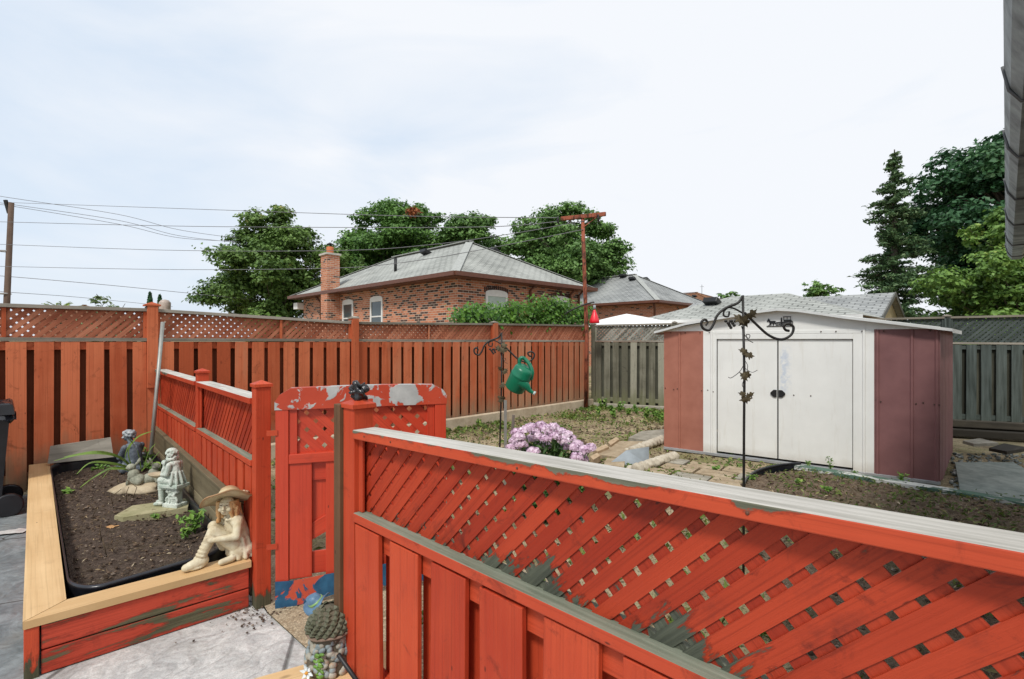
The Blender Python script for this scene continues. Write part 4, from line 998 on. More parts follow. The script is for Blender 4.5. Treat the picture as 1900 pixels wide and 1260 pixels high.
tree('maple_tree', 'green maple showing over the roof peak, between two larger maples', (-2.9, 38), 11.7, 3, 3.1, 3, 80, 720, .21, LG[2], 13, G_, clr=.27, top=.4)
tree('maple_tree', 'green maple behind the rusty clothesline pole', (3.5, 34), 10.9, 2.2, 4.2, 3.6, 110, 690, .20, LG[2], 14, G_, clr=.22, top=1.0, open_=-.05)
tree('maple_tree', 'huge dark green maple at the right behind the lighter tree', (21.0, 20.5), 10.5, .6, 4.7, 3.4, 150, 620, .19, LG[3], 15, clr=.18, top=.9, trunk_r=.3)
tree('ash_tree', 'light yellow green tree in front of the dark maple at the right edge', (15.0, 14.6), 5.35, .6, 2.75, 1.6, 110, 430, .12, LG[4], 16, clr=.20, top=1.2, trunk_r=.1)
tree('small_tree', 'small distant round tree between the garage roof and conifer', (24.5, 40), 6.3, 3.0, 2.0, 1.5, 26, 120, .26, LG[2], 17, clr=.3, trunk_r=.12)
tree('small_tree', 'tiny treetop behind the brown roofed distant house', (25, 58), 7.4, 4.5, 1.5, 1.2, 10, 60, .35, LG[2], 18, clr=.45, trunk_r=.12)
# dead brown patch lives in the big maple: a spray of rusty leaves
r_ = np.random.default_rng(3); n = 160
tr2 = [o for o in COL.objects if o.get('label', '').startswith('largest dense')][0]
leaf_mesh('dead_spray', leafm('leaf_dead', (.25, .07, .03), (.40, .15, .06)), tr2, np.array([1.55, -3.6, 10.3])+r_.normal(size=(n, 3))*np.array([.20, .15, .15]), r_.normal(size=(n, 3))+[0, -.3, .5], np.full(n, .28), 3)
def conifer(name, label, base, zt, zb, rb, lm, seed, n_w=30, ls=.2, dens=60):
    rd = random.Random(seed); r = np.random.default_rng(seed); t = thing(name, label, 'tree', (*base, 0)); mb = MB()
    mb.tube([V(0, 0, -.1), V(0, 0, zt)], [rb*.09+.03, .02], 8); Cs, Ns = [], []
    for i in range(n_w):
        f_ = i/n_w; z = zb+(zt-zb)*f_; rad = rb*(1-f_)**.8*rd.uniform(.55, 1.1)+.08
        for k in range(rd.randint(4, 6)):
            a = rd.uniform(0, 2*math.pi); L_ = rad*rd.uniform(.55, 1.15); e_ = V(math.cos(a)*L_, math.sin(a)*L_, z-L_*.10+L_*L_*.06)
            mb.tube([V(0, 0, z), V(e_.x*.5, e_.y*.5, z-.05*L_), e_], [.03, .018, .005], 4, cap=False)
            n = int(dens*L_)+6; u = r.random(n)**.7; c = np.stack([e_.x*u, e_.y*u, z+(e_.z-z)*u], 1)+r.normal(size=(n, 3))*np.array([.10, .10, .05])*(L_*.5+.4)
            Cs.append(c); Ns.append(r.normal(size=(n, 3))*.5+[0, 0, .8])
    mb.build('trunk', BARK, t); C = np.concatenate(Cs); leaf_mesh('crown', lm, t, C, np.concatenate(Ns), ls*(.6+.8*r.random(len(C))), seed, aspect=.4)
conifer('conifer_tree', 'tall ragged conifer standing left of the dark maple', (14.5, 19), 8.75, .5, 2.0, LG[5], 21, 46, .15, 150)
CY = leafm('leaf_cypress', (.05, .11, .02), (.13, .22, .05))
def cypress(label, x, y, zt, rb, lm, seed, grp, zb=.2):
    r = np.random.default_rng(seed); t = thing('cypress_tree', label, 'tree', (x, y, 0), 0, grp); n = 1500
    f_ = r.random(n)**1.1; a = r.random(n)*6.283; rr_ = rb*(1-f_)**.65*(.75+.3*r.random(n)); C = np.stack([rr_*np.cos(a), rr_*np.sin(a), zb+(zt-zb)*f_], 1)
    leaf_mesh('crown', lm, t, C, np.stack([np.cos(a), np.sin(a), np.full(n, .6)], 1)+r.normal(size=(n, 3))*.3, np.full(n, .25), seed, aspect=.5)
    mb = MB(); mb.tube([V(0, 0, -.1), V(0, 0, zt*.9)], [.1, .02], 6); mb.build('trunk', BARK, t)
cypress('brighter taller cypress tip above the roof beside the chimney', -9.0, 30, 6.55, .75, CY, 31, 'cypresses beside the chimney'); cypress('shorter cypress tip between the chimney and a taller cypress', -9.75, 30.5, 6.1, .62, CY, 32, 'cypresses beside the chimney')
cypress('small dark cypress tip just left above the tall fence post', -26.0, 36, 4.95, .5, LG[3], 33, 'small cypresses beyond the fence'); cypress('small dark cypress tip just right of the tall fence post', -25.3, 36, 4.75, .5, LG[3], 34, 'small cypresses beyond the fence')
tree('young_tree', 'sparse pale leafy treetop poking above the fence near the tall post', (-9.2, 11.6), 2.68, 1.2, .85, .5, 44, 30, .085, leafm('leaf_pale', (.10, .16, .06), (.30, .38, .20)), 41, clr=.18, trunk_r=.03)
t = thing('sumac_plant', 'feathery yellow green shoots above the left stretch of the fence', 'plant', (-8.5, 9.4, 0)); mb = MB(); Cs, Ns = [], []
for k in range(6):
    a = R(-70+28*k+10); e_ = V(math.sin(a)*.28, random.uniform(-.1, .1), 2.15+.08*math.cos(a)); mb.tube([V(0, 0, 1.8-1.8*(k == 0)), V(e_.x*.4, e_.y*.4, 2.13), e_, e_+V(math.copysign(.06, e_.x), 0, -.05)], .006, 5)
    for s_ in np.linspace(.3, 1.15, 9):
        for q in (-1, 1): Cs.append((e_.x*s_, e_.y*s_+q*.03, 2.13+(e_.z-2.13)*s_+q*.018)); Ns.append((0, -.3+q*.5, 1))
mb.build('stem', CY, t); leaf_mesh('foliage', leafm('leaf_sumac', (.12, .2, .03), (.32, .42, .08)), t, np.array(Cs), np.array(Ns), np.full(len(Cs), .07), 5, aspect=.35)
t = thing('roof_turbine', 'small pale dome vent far behind the fence beside the cypress tips', 'vent', tuple(D(306, 640, 30).xy)+(0,)); mb = MB()
mb.lathe([(.0, 3.95), (.2, 3.9), (.31, 3.75), (.3, 3.5), (.3, 3.3), (.3, 0)], (0, 0, 0), 16); mb.build('dome', plain('pale_vent', (.42, .34, .29)), t)
# ------------------------------------------------------------------ statues and small things
RotZ = lambda a: Matrix.Rotation(a, 3, 'Z')
def rotm(axis, a): return Matrix.Rotation(a, 3, axis)
def scatter_tuft(name, mat, parent, base, n, h, spread, seed, leafy=False, size=.05):
    pass
def blades(mb, c, n, h, spread, seed, w_=.006, droop=.4):
    rd = random.Random(seed)
    for i in range(n):
        a = rd.uniform(0, 6.283); hh = h*rd.uniform(.5, 1.1); l = spread*rd.uniform(.3, 1); b = V(c[0]+rd.uniform(-1, 1)*spread*.2, c[1]+rd.uniform(-1, 1)*spread*.2, c[2]-.005)
        d = V(math.cos(a), math.sin(a), 0); s_ = V(-d.y, d.x, 0)*w_
        P = [b, b+d*l*.4+V(0, 0, hh*.6), b+d*l*.8+V(0, 0, hh), b+d*l*1.2+V(0, 0, hh*(1-droop*.4))]; t = rd.random()
        mb.poly([P[0]-s_, P[0]+s_, P[1]+s_, P[1]-s_], t); mb.poly([P[1]-s_, P[1]+s_, P[2]+s_*.7, P[2]-s_*.7], t); mb.poly([P[2]-s_*.7, P[2]+s_*.7, P[3]], t)
CREAM = stone('cream_resin', (.46, .37, .22), (.70, .64, .48), 22, .6, .35, cav=(.12, .06, .025))
AGED = stone('white_green_stone', (.36, .44, .37), (.68, .70, .64), 40, .85, .5, spots=(.12, .16, .13), cav=(.06, .08, .06))
RABB = stone('grey_rabbit_stone', (.20, .21, .16), (.42, .42, .33), 45, .9, .5, cav=(.04, .04, .03))
BLUEST = stone('dark_blue_stone', (.045, .06, .08), (.20, .23, .26), 30, .7, .5, spots=(.30, .34, .38))
TANST = stone('tan_stone', (.36, .28, .18), (.56, .48, .34), 18, .9, .5)
SLABST = stone('mossy_slab', (.26, .25, .13), (.44, .40, .25), 14, .9, .5, spots=(.14, .10, .05))
# girl with hat, on the front rim
e2 = V(.71, .63, 0).normalized(); gp = V(-1.85, 2.755, ZT)+e2*.045-V(0, .01, 0)   # left foot end
gth = thing('girl_statue', 'cream statue of seated girl in floppy hat on the pine rim', 'statue', gp, math.atan2(e2.y, e2.x))
mb = MB(); c = mb.cap
# viewer side is -y
mb.ell((.275, 0, .085), (.072, .080, .085)); mb.ell((.30, -.01, .05), (.060, .085, .055)); mb.ell((.265, -.055, .055), (.055, .035, .06))
c((.275, 0, .10), (.248, 0, .225), .066, .052); c((.262, 0, .18), (.282, -.01, .045), .052, .082); mb.ell((.244, 0, .232), (.045, .068, .034))
mb.ell((.252, -.055, .222), (.036, .032, .034)); mb.ell((.25, .055, .222), (.034, .03, .034))
c((.235, -.005, .24), (.222, -.012, .275), .022, .02)
c((.245, -.045, .085), (.135, -.035, .185), .042, .033); c((.135, -.035, .185), (.085, -.03, .075), .033, .026)
c((.245, .03, .085), (.150, .025, .195), .042, .033); c((.15, .025, .195), (.20, .04, .06), .03, .024)
for k in range(5): z = .05+.018*k; mb.ell((.071+.008*k, -.03, z), (.033-.001*k, .031, .011), rotm('Y', .35))
c((.085, -.03, .035), (.02, -.045, .026), .031, .026); mb.ell((.045, -.04, .012), (.052, .03, .013)); mb.ell((.005, -.048, .024), (.026, .024, .022))
c((.22, -.075, .022), (.165, -.085, .02), .02, .017)
c((.252, -.07, .215), (.240, -.095, .150), .026, .022); c((.240, -.095, .150), (.135, -.075, .150), .022, .014)
c((.25, .07, .215), (.22, .08, .155), .026, .022); c((.22, .08, .155), (.125, .02, .165), .02, .013)
mb.ell((.122, -.068, .152), (.02, .012, .017))
for k, (dz, L_) in enumerate(((.014, .036), (.005, .041), (-.004, .038), (-.013, .031))):
    c((.118, -.068, .153+dz), (.118-L_*.6, -.062+.004*k, .150+dz*1.25), .0052, .0048, 6); c((.118-L_*.6, -.062+.004*k, .150+dz*1.25), (.118-L_*.85, -.045, .146+dz*1.3), .0048, .004, 6)
c((.125, -.066, .166), (.105, -.06, .178), .0055, .0048, 6)
for k in range(9):
    a = -2.6+.55*k; c((.275+.055*math.cos(a), .07*math.sin(a), .12), (.285+.068*math.cos(a), .088*math.sin(a), .015), .010, .014, 6)
for k in range(12):
    a = k*.524; mb.ell((.244+.042*math.cos(a), .062*math.sin(a), .242+.006*math.sin(3*a)), (.014, .014, .010))
organic(mb, 'body', CREAM, gth, .0042, 3)
mb = MB(); hc = V(.208, -.022, .315); fd = V(-.55, -.80, .12).normalized(); fr = V(0, 0, 1).cross(fd).normalized(); fu = fd.cross(fr)
HP = lambda a, b, c_: hc+fr*a+fu*b+fd*c_
Mh = Matrix((fr, fd, fu)).transposed()
mb.ell(hc, (.036, .039, .045), Mh); mb.ell(HP(0, -.022, .012), (.024, .024, .022), Mh)
mb.ell(HP(0, -.004, .042), (.006, .009, .010), Mh); mb.ell(HP(0, -.009, .045), (.0075, .006, .005), Mh)
for q in (-1, 1):
    mb.ell(HP(q*.019, -.014, .026), (.012, .011, .011), Mh); mb.ell(HP(q*.014, .008, .033), (.0075, .005, .0045), Mh); mb.ell(HP(q*.014, .016, .034), (.010, .004, .0028), Mh)
mb.ell(HP(0, -.0235, .037), (.010, .005, .0028), Mh); mb.ell(HP(0, -.0285, .036), (.008, .005, .003), Mh)
hd = organic(mb, 'head', CREAM, gth, .0026, 1)
mb = MB()
EYE_ = plain('painted_features', (.12, .06, .04), .6)
mb2 = MB()
for q in (-1, 1): mb2.ell(HP(q*.014, .0075, .0372), (.006, .0022, .0022), Mh, 8, 5)
mb2.ell(HP(0, -.026, .0405), (.008, .0026, .0015), Mh, 8, 5)
mb2.build('face_paint', EYE_, hd)
HAIR = stone('golden_hair', (.50, .25, .09), (.62, .42, .22), 40, .6, .4, cav=(.2, .08, .03))
for k in range(26):
    a = -.5+k*4.1/25; px_, pc_ = math.sin(a*1.0), -math.cos(a)
    s0 = HP(.040*math.cos(a-1.57+.0), .02, -.036*math.sin(a)) if False else hc+fr*(.038*math.cos(a-.5))*(1)+(-fd)*(.036*max(-.5, math.sin(a-.1)))+fu*.022
    o1 = s0 + V(random.uniform(-.004, .012), random.uniform(-.008, .008), -.045); o2 = o1+V(random.uniform(0, .016), random.uniform(-.012, .01), -.04)
    mb.tube([s0, o1, o2], [.010, .011, .006], 6)
for k in range(16):
    a = random.uniform(0, 3.4); s_ = random.choice((-1, 1)); p_ = hc+fr*s_*random.uniform(.032, .050)-fd*random.uniform(-.012, .03)+V(0, 0, random.uniform(-.075, .0)); mb.ell(p_, (.009, .009, .013), jit=.4)
organic(mb, 'hair', HAIR, gth, .0032, 1)
HATM = stone('hat_resin', (.48, .40, .22), (.64, .56, .38), 26, .55, .3, cav=(.30, .14, .06), spots=(.50, .36, .2))
mb = MB(); ax_ = V(.26, .44, .86).normalized(); hx_ = V(1, 0, -.05); hx_ = (hx_-ax_*hx_.dot(ax_)).normalized(); Mhat = Matrix((hx_, ax_.cross(hx_), ax_)).transposed()
wob = lambda a, r_: -(r_/.13)**2*(.022*math.cos(a-2.9)*1.1+.012*math.cos(2*a+.6)+.006*math.sin(5*a))
mb.lathe([(.001, .062), (.025, .060), (.045, .048), (.053, .028), (.058, .008), (.080, .004), (.105, .001), (.128, -.004), (.131, -.010), (.126, -.012), (.10, -.006), (.06, -.002), (.02, 0), (.001, 0)], hc+fu*.034-fd*.006, 40, Mhat, wob=wob)
mb.build('hat', HATM, gth)
mb = MB()
for k in range(16):
    a = -.9+k*.14; p_ = hc+fu*.034-fd*.006+Mhat@V(.092*math.cos(a), .092*math.sin(a), .012+wob(a, .1)); mb.ell(p_+V(0, 0, random.uniform(-.002, .006)), (.011, .011, .008), jit=.3)
mb.build('hat_flowers', stone('rose_resin', (.45, .30, .18), (.64, .54, .38), 60, .6, .5, cav=(.2, .1, .05)), gth)
for o_ in list(gth.children_recursive):
    if o_.name.split('.')[0] in ('head', 'face_paint', 'hair', 'hat', 'hat_flowers'):
        for v_ in o_.data.vertices: v_.co = hc + (v_.co-hc)*(1.05 if 'hat' in o_.name else 1.17) + (V(.004, .004, .006) if 'hat' in o_.name else V(0, 0, 0))
# girl reading on a bench
def at_px(px, py, z, **k): return G(px, py, z)
rp_ = V(-2.745, 3.96, .245)
t = thing('stone_slab', 'flat mossy stone slab under the pale reading statue', 'slab', (rp_.x, rp_.y, rp_.z-.05), R(30)); mb = MB()
mb.prism([(-.30, -.10, -.03), (-.24, -.17, -.03), (.16, -.15, -.03), (.17, .13, -.03), (-.22, .12, -.03)], (0, 0, .075)); mb.build('slab_stone', SLABST, t, bevel=.01)
st = thing('reading_statue', 'pale weathered statue of a child sitting on a small ornate bench', 'statue', (rp_.x+.035, rp_.y, rp_.z-.005), R(-14))
mb = MB(); mb.obox((.055, 0, .165), (.085, 0, 0), (0, .06, 0), (0, 0, .013)); mb.obox((.055, 0, .147), (.073, 0, 0), (0, .05, 0), (0, 0, .008)); mb.build('bench_top', AGED, st, bevel=.004)
mb = MB(); mb.obox((.06, 0, .085), (.036, 0, 0), (0, .035, 0), (0, 0, .055)); mb.obox((.06, 0, .015), (.07, 0, 0), (0, .05, 0), (0, 0, .015))
for sx_ in (-1, 1):
    for k in range(10): a = k*.6; mb.ell((.06+sx_*(.035+.022*math.cos(a)*.8), -.03, .05+.024*math.sin(a)), (.009, .012, .009))
    mb.ell((.06+sx_*.045, -.02, .12), (.018, .02, .016))
for k in range(14): mb.ell((.06+random.uniform(-.04, .04), -.036, .035+random.uniform(0, .1)), (.009, .007, .009))
organic(mb, 'bench_foot', AGED, st, .0045, 1)
mb = MB(); c = mb.cap
c((.075, 0, .205), (.055, 0, .33), .046, .036); mb.ell((.055, 0, .335), (.036, .052, .028)); c((.05, 0, .35), (.035, 0, .375), .017, .016)
c((.07, -.02, .20), (-.045, -.025, .205), .038, .030); c((.07, .025, .20), (-.045, .02, .205), .038, .030)
c((-.045, -.025, .20), (-.04, -.03, .05), .027, .019); c((-.045, .02, .2), (-.06, .015, .05), .027, .019)
for z in (.135, .15, .165): mb.ell((-.043, -.027, z), (.030, .027, .008)); mb.ell((-.05, .018, z), (.030, .027, .008))
c((-.04, -.03, .025), (-.09, -.04, .016), .02, .014); c((-.06, .015, .025), (-.125, .012, .016), .02, .014)
c((.055, -.048, .33), (.045, -.06, .26), .022, .018); c((.045, -.06, .26), (-.04, -.03, .245), .018, .011)
c((.055, .048, .33), (.045, .06, .26), .022, .018); c((.045, .06, .26), (-.04, .03, .245), .018, .011)
for k in range(8): a = k*.8; c((.075+.03*math.cos(a), .04*math.sin(a), .27), (.08+.05*math.cos(a), .062*math.sin(a), .185), .010, .012, 6)
mb.ell((.018, 0, .405), (.032, .030, .037)); mb.ell((-.014, 0, .400), (.007, .005, .006)); mb.ell((-.006, 0, .385), (.014, .018, .014)); mb.ell((-.012, 0, .388), (.006, .010, .003))
mb.ell((-.008, -.013, .412), (.008, .007, .004)); mb.ell((-.008, .013, .412), (.008, .007, .004))
organic(mb, 'body', AGED, st, .0042, 2)
mb = MB(); mb.ell((.028, 0, .425), (.044, .040, .032))
for k in range(34): a = random.uniform(-2.3, 2.3); z = random.uniform(.375, .445); mb.ell((.03+.036*math.cos(a)*(1 if z < .43 else .7), .037*math.sin(a), z), (.011, .011, .009), jit=.3)
for k in range(9): a = -1.9+k*.48; mb.ell((.035+.03*math.cos(a), .038*math.sin(a), .372), (.013, .012, .014))
organic(mb, 'hair', AGED, st, .004, 3)
mb = MB(); c = mb.cap; c((-.03, -.01, .235), (-.028, -.01, .315), .022, .016); mb.ell((-.034, -.01, .338), (.022, .02, .022)); mb.ell((-.055, -.01, .334), (.009, .009, .008)); mb.ell((-.018, -.024, .335), (.010, .006, .016)); mb.ell((-.022, .006, .336), (.010, .006, .016)); c((-.03, -.025, .29), (-.045, -.03, .245), .009, .008)
organic(mb, 'puppy', AGED, st, .0035, 1)
mb = MB(); mb.lathe([(.001, .0), (.03, -.002), (.05, .010), (.062, .022), (.060, .027), (.045, .014), (.02, .006), (.001, .005)], (-.10, -.01, .222), 20, Matrix.Diagonal((1.25, .9, 1))); mb.build('leaf_dish', TANST, st)
# rabbits on their rock
r0_ = V(-3.30, 4.42, .235)
t = thing('tan_rock', 'rounded tan rock under the two stone rabbits', 'rock', r0_); mb = MB(); mb.ell((0, 0, .0), (.20, .11, .055), RotZ(R(12)), 24, 14, jit=.35); mb.build('rock_body', TANST, t)
t = thing('rabbit_statue', 'two grey stone rabbits huddled together on a tan rock', 'statue', r0_+V(.02, .0, .04), R(8))
for q, (ox_, oy_, s_, flip) in enumerate(((-.035, -.01, 1.0, -1), (.085, .03, .95, 1))):
    mb = MB(); P = lambda x, y, z: (ox_+x*s_*flip*-1, oy_+y*s_, z*s_)
    mb.ell(P(.02, 0, .045), (.065*s_, .05*s_, .05*s_)); mb.ell(P(-.01, 0, .09), (.047*s_, .042*s_, .05*s_)); mb.ell(P(.04, -.035, .035), (.035*s_, .02*s_, .032*s_))
    mb.cap(P(-.03, -.02, .08), P(-.05, -.025, .015), .014, .012); mb.cap(P(-.03, .02, .08), P(-.05, .025, .015), .014, .012)
    mb.ell(P(-.03, 0, .155), (.037*s_, .029*s_, .030*s_)); mb.ell(P(-.058, 0, .148), (.016*s_, .018*s_, .014*s_)); mb.ell(P(-.028, -.024, .15), (.014, .008, .012))
    for yy, an in ((-.012, .9), (.014, .5)):
        mb.ell(P(.01+.02*an, yy, .195+.012*(1-an)), (.012*s_, .008*s_, .036*s_), rotm('Y', -.9*flip*an*-1*-1))
    organic(mb, 'rabbit', RABB, t, .004, 1)
# dark blue statue at the back
t = thing('bowed_statue', 'dark blue grey statue of a child with bowed head behind the plants', 'statue', V(-3.86, 5.08, .22), R(-20)); mb = MB(); c = mb.cap
c((.02, 0, .05), (.03, 0, .22), .095, .07); mb.ell((.02, 0, .03), (.12, .10, .05)); mb.ell((.03, 0, .25), (.055, .085, .045)); c((.02, 0, .27), (-.02, 0, .31), .028, .026)
c((.03, -.08, .25), (-.02, -.10, .15), .03, .024); c((-.02, -.10, .15), (-.09, -.04, .11), .024, .016); c((.03, .08, .25), (-.03, .09, .15), .03, .024); c((-.03, .09, .15), (-.09, .02, .11), .024, .016)
mb.ell((-.045, 0, .35), (.045, .04, .05)); mb.ell((-.088, 0, .335), (.012, .009, .012)); mb.ell((-.075, 0, .315), (.018, .02, .016)); c((-.08, -.05, .06), (.02, -.08, .04), .04, .05); c((-.08, .05, .06), (.02, .08, .04), .04, .05)
organic(mb, 'body', BLUEST, t, .006, 1)
mb = MB(); mb.ell((-.035, 0, .375), (.058, .052, .042))
for k in range(30): a = random.uniform(0, 6.28); z = random.uniform(.33, .41); mb.ell((-.03+.05*math.cos(a)*(1 if z < .39 else .6), .048*math.sin(a), z), (.014, .014, .011), jit=.3)
organic(mb, 'hair', stone('grey_white_stone', (.12, .16, .19), (.55, .58, .58), 30, .8, .6, cav=(.03, .04, .06)), t, .005, 1)
# pinecone and pebble gnome ornament in front of the post
gn = thing('pebble_ornament', 'garden ornament of pebbles and pinecone scales with blue hat at its side', 'ornament', V(-.775, 2.13, .165), R(-20)); gn.scale = (.84, .84, .67)
mb = MB(); mb.lathe([(.0, .0), (.105, 0), (.11, .05), (.095, .14), (.085, .18), (.095, .20), (.098, .26), (.085, .32), (.055, .365), (.0, .38)], n=28); mb.build('core', stone('dark_mortar', (.08, .07, .05), (.16, .14, .10), 30), gn)
PB = stone('pebble_paint', (.20, .19, .15), (.46, .43, .36), 14, .5, .2, spots=(.40, .27, .17))
PB2 = stone('pebble_blue_grey', (.14, .18, .19), (.34, .38, .38), 14, .5, .2)
for mt, sd_ in ((PB, 1), (PB2, 2)):
    rd = random.Random(sd_); mb = MB()
    for k in range(88):
        a = rd.uniform(0, 6.283); z = rd.uniform(.01, .225); r_ = .108 if z < .08 else .108-.02*(z-.08)/.1
        M_ = RotZ(a)@rotm('Y', .1)@rotm('X', rd.uniform(-1, 1)); mb.ell((r_*math.cos(a), r_*math.sin(a), z), (.013, rd.uniform(.013, .021), rd.uniform(.018, .028)), M_, 10, 7)
    mb.build('pebbles', mt, gn)
mb = MB()
for row in range(7):
    z = .256+row*.0195; r_ = [.104, .102, .097, .088, .076, .06, .04][row]; nn_ = max(7, int(18*r_/.104))
    for k in range(nn_):
        a = 6.283*(k+.5*(row % 2))/nn_; n_ = V(math.cos(a), math.sin(a), .25+.09*row).normalized(); c_ = V(r_*math.cos(a), r_*math.sin(a), z); s_ = V(-math.sin(a), math.cos(a), 0)*.019; u_ = n_.cross(s_).normalized()*.021*-1
        tp_ = c_+n_*.014; R_ = [c_+u_, c_+s_, c_-u_, c_-s_]; tn = random.random()
        tip2 = [tp_+u_*.35, tp_+s_*.4, tp_-u_*.35, tp_-s_*.4]
        for i in range(4): mb.poly([R_[i], R_[(i+1) % 4], tip2[(i+1) % 4], tip2[i]][::-1], tn)
        mb.poly(tip2[::-1], tn)
mb.build('pinecone_scales', stone('olive_scales', (.26, .28, .19), (.60, .60, .46), 22, .6, .3, cav=(.04, .04, .02)), gn)
mb = MB(); mb.lathe([(.112, .0), (.116, .006), (.112, .013), (.098, .015)], (0, 0, .232), 26, wob=lambda a, r_: .004*math.sin(5*a)); mb.build('band_rim', stone('brown_rim', (.16, .11, .08), (.3, .22, .17), 20), gn)
mb = MB(); Mh_ = rotm('Y', -.55)@rotm('X', .35); hw = lambda a, r_: .022*math.cos(2*a)*(r_/.075)**2
hatc = V(-.105, .03, .36); mb.lathe([(.001, .05), (.018, .055), (.03, .052), (.036, .03), (.04, .006), (.055, .002), (.075, 0), (.077, -.005), (.06, -.004), (.03, -.002), (.001, 0)], hatc, 24, Mh_, wob=hw)
mb.build('hat', plain('blue_glaze', (.09, .17, .26), .45, var=.3, scale=20), gn)
mb = MB(); mb.lathe([(.0415, .006), (.041, .018), (.038, .018), (.039, .006)], hatc, 20, Mh_); mb.build('hat_band', plain('green_glaze', (.20, .34, .12), .4), gn)
mb = MB(); mb.ell((-.10, .02, .345), (.035, .03, .025)); mb.cap((-.10, .02, .34), (-.05, .0, .26), .02, .025); organic(mb, 'hat_bearer', stone('green_stone', (.10, .14, .08), (.25, .28, .18), 25), gn, .004, 1)
fl = V(-.018, -.135, .055); mb = MB(); n_ = V(-.10, -.98, .15).normalized(); s_ = V(0, 0, 1).cross(n_).normalized(); u_ = n_.cross(s_)
for k in range(6):
    a = k*1.047; d_ = s_*math.cos(a)+u_*math.sin(a); q_ = -s_*math.sin(a)+u_*math.cos(a)
    mb.prism([fl+d_*.006, fl+d_*.022+q_*.010, fl+d_*.044+n_*.006, fl+d_*.022-q_*.010], n_*.004)
mb.build('flower', plain('white_petal', (.68, .74, .76), .4), gn)
mb = MB(); mb.ell(fl+n_*.006, (.009, .009, .009)); mb.build('flower_centre', plain('orange_centre', (.6, .27, .03), .5), gn)
mb = MB()
for k in range(15):
    z = .02+k*.010; x = .028+.018*math.sin(k*1.9); p_ = V(x, -.112+.12*abs(z-.08)*.3, z); mb.ell(p_, (.017, .006, .010), rotm('Y', random.uniform(-.8, .8)), 8, 5)
mb.build('ivy_leaves', plain('painted_leaf', (.12, .24, .04), .4, var=.5, scale=30), gn)
# boards and clutter round the ornament
t = thing('pine_plank', 'fresh pine plank lying under the pebble ornament', 'plank', V(-.84, 2.07, .125), R(28)); mb = MB(); mb.box(-.30, .34, -.12, .09, 0, .036); mb.build('plank', NEWW, t, bevel=.004); mb = MB(); mb.box(-.26, .30, -.08, .06, -.125, -.001); mb.build('support_block', DARKW, t, bevel=.004)
t = thing('black_pipe', 'thin black pipe leaning down from the foreground post', 'pipe', V(-.64, 2.02, 0)); mb = MB(); mb.tube([(-.05, -.03, .30), (.07, -.03, .13), (.30, .0, -.0)], .009, 8); mb.build('pipe', BLK, t)
t = thing('blue_tarp', 'crumpled dark blue tarp at the foot of the foreground fence', 'tarp', V(-.60, 1.88, .012)); mb = MB(); grid(mb, -.22, .25, -.22, .12, 24, 18, lambda x, y: .03+.05*mnoise.noise(V(x*9, y*9, 1))+.02*mnoise.noise(V(x*25, y*25, 4))); mb.build('sheet', plain('blue_tarp', (.02, .07, .16), .4, var=.4), t)
# ------------------------------------------------------------------ bin
t = thing('wheeled_bin', 'black wheeled bin with bag folded over its rim at the left edge', 'bin', V(-4.72, 4.36, 0), R(45)); mb = MB()
def fr4(z0, z1, w0, d0, w1, d1, mb):
    a = [V(-w0, -d0, z0), V(w0, -d0, z0), V(w0, d0, z0), V(-w0, d0, z0)]; b = [V(-w1, -d1, z1), V(w1, -d1, z1), V(w1, d1, z1), V(-w1, d1, z1)]
    for i in range(4): mb.poly([a[i], a[(i+1) % 4], b[(i+1) % 4], b[i]])
    mb.poly(b); mb.poly(a[::-1])
BIN = plain('bin_plastic', (.012, .013, .016), .4, spec=.5, var=.4)
fr4(.06, .90, .19, .20, .25, .26, mb); mb.build('body', BIN, t, bevel=.02)
mb = MB(); fr4(.90, .985, .28, .29, .265, .275, mb); mb.build('lid', BIN, t, bevel=.02)
mb = MB(); grid(mb, -.29, .29, -.30, .30, 30, 30, lambda x, y: .99-(.13+.05*mnoise.noise(V(x*20, y*20, 0)) if (abs(x) > .265 or abs(y) > .275) else 0)+.018*mnoise.noise(V(x*18, y*18, 2))); mb.build('bag', plain('bin_bag', (.015, .016, .02), .2, spec=.7, bs=.3), t)
for y in (-.2, .2): mb = MB(); mb.tube([(.24, y-.03, .10), (.24, y+.03, .10)], .10, 16); mb.build('wheel', BIN, t, bevel=.01)
# crumpled bag on the foreground post
pt = P0; t = thing('black_bag', 'small crumpled black bag sitting on top of the foreground post', 'bag', V(pt.x+.0, pt.y+.0, 1.297)); mb = MB(); mb.ell((0, 0, .03), (.034, .03, .034), seg=28, rings=20, jit=.9)
for k in range(7): a = k*.9; mb.cap((0, 0, .04), (.03*math.cos(a), .03*math.sin(a), .05+.02*random.random()), .014, .004, 6)
mb.build('bag', plain('black_film', (.01, .01, .012), .25, spec=.7, bs=.5), t)
# ------------------------------------------------------------------ poles in planter etc.
PIPE = plain('galvanised_pipe', (.34, .34, .31), .5, .5)
a_, b_ = D(280, 828, 4.92), D(302, 598, 5.25)
t = thing('leaning_pipe', 'thin grey pipe leaning from the planter against the tall fence post', 'pipe', a_-V(0, 0, .08)); mb = MB(); mb.tube([V(0, 0, 0), b_-a_+V(0, 0, .08)], .018, 10); mb.build('pipe', PIPE, t)
pA, pB = D(84, 838, 5.0), D(207, 832, 5.28); mb = MB()
t = thing('grey_plank', 'short weathered grey plank leaning on the fence behind the planter', 'plank', pA)
hgt = V(-.05, .05, .165); q = [D(88, 854, 4.95)-pA, D(210, 842, 5.30)-pA]; mb.prism([q[0]+V(0, 0, -.03), q[1]+V(0, 0, -.03), q[1]+hgt+V(-.02, 0, .0), q[0]+hgt*.8+V(.03, .0, 0)], (.02, -.02, 0), grain=(q[1]-q[0])); mb.build('plank', NEWG, t, bevel=.003)
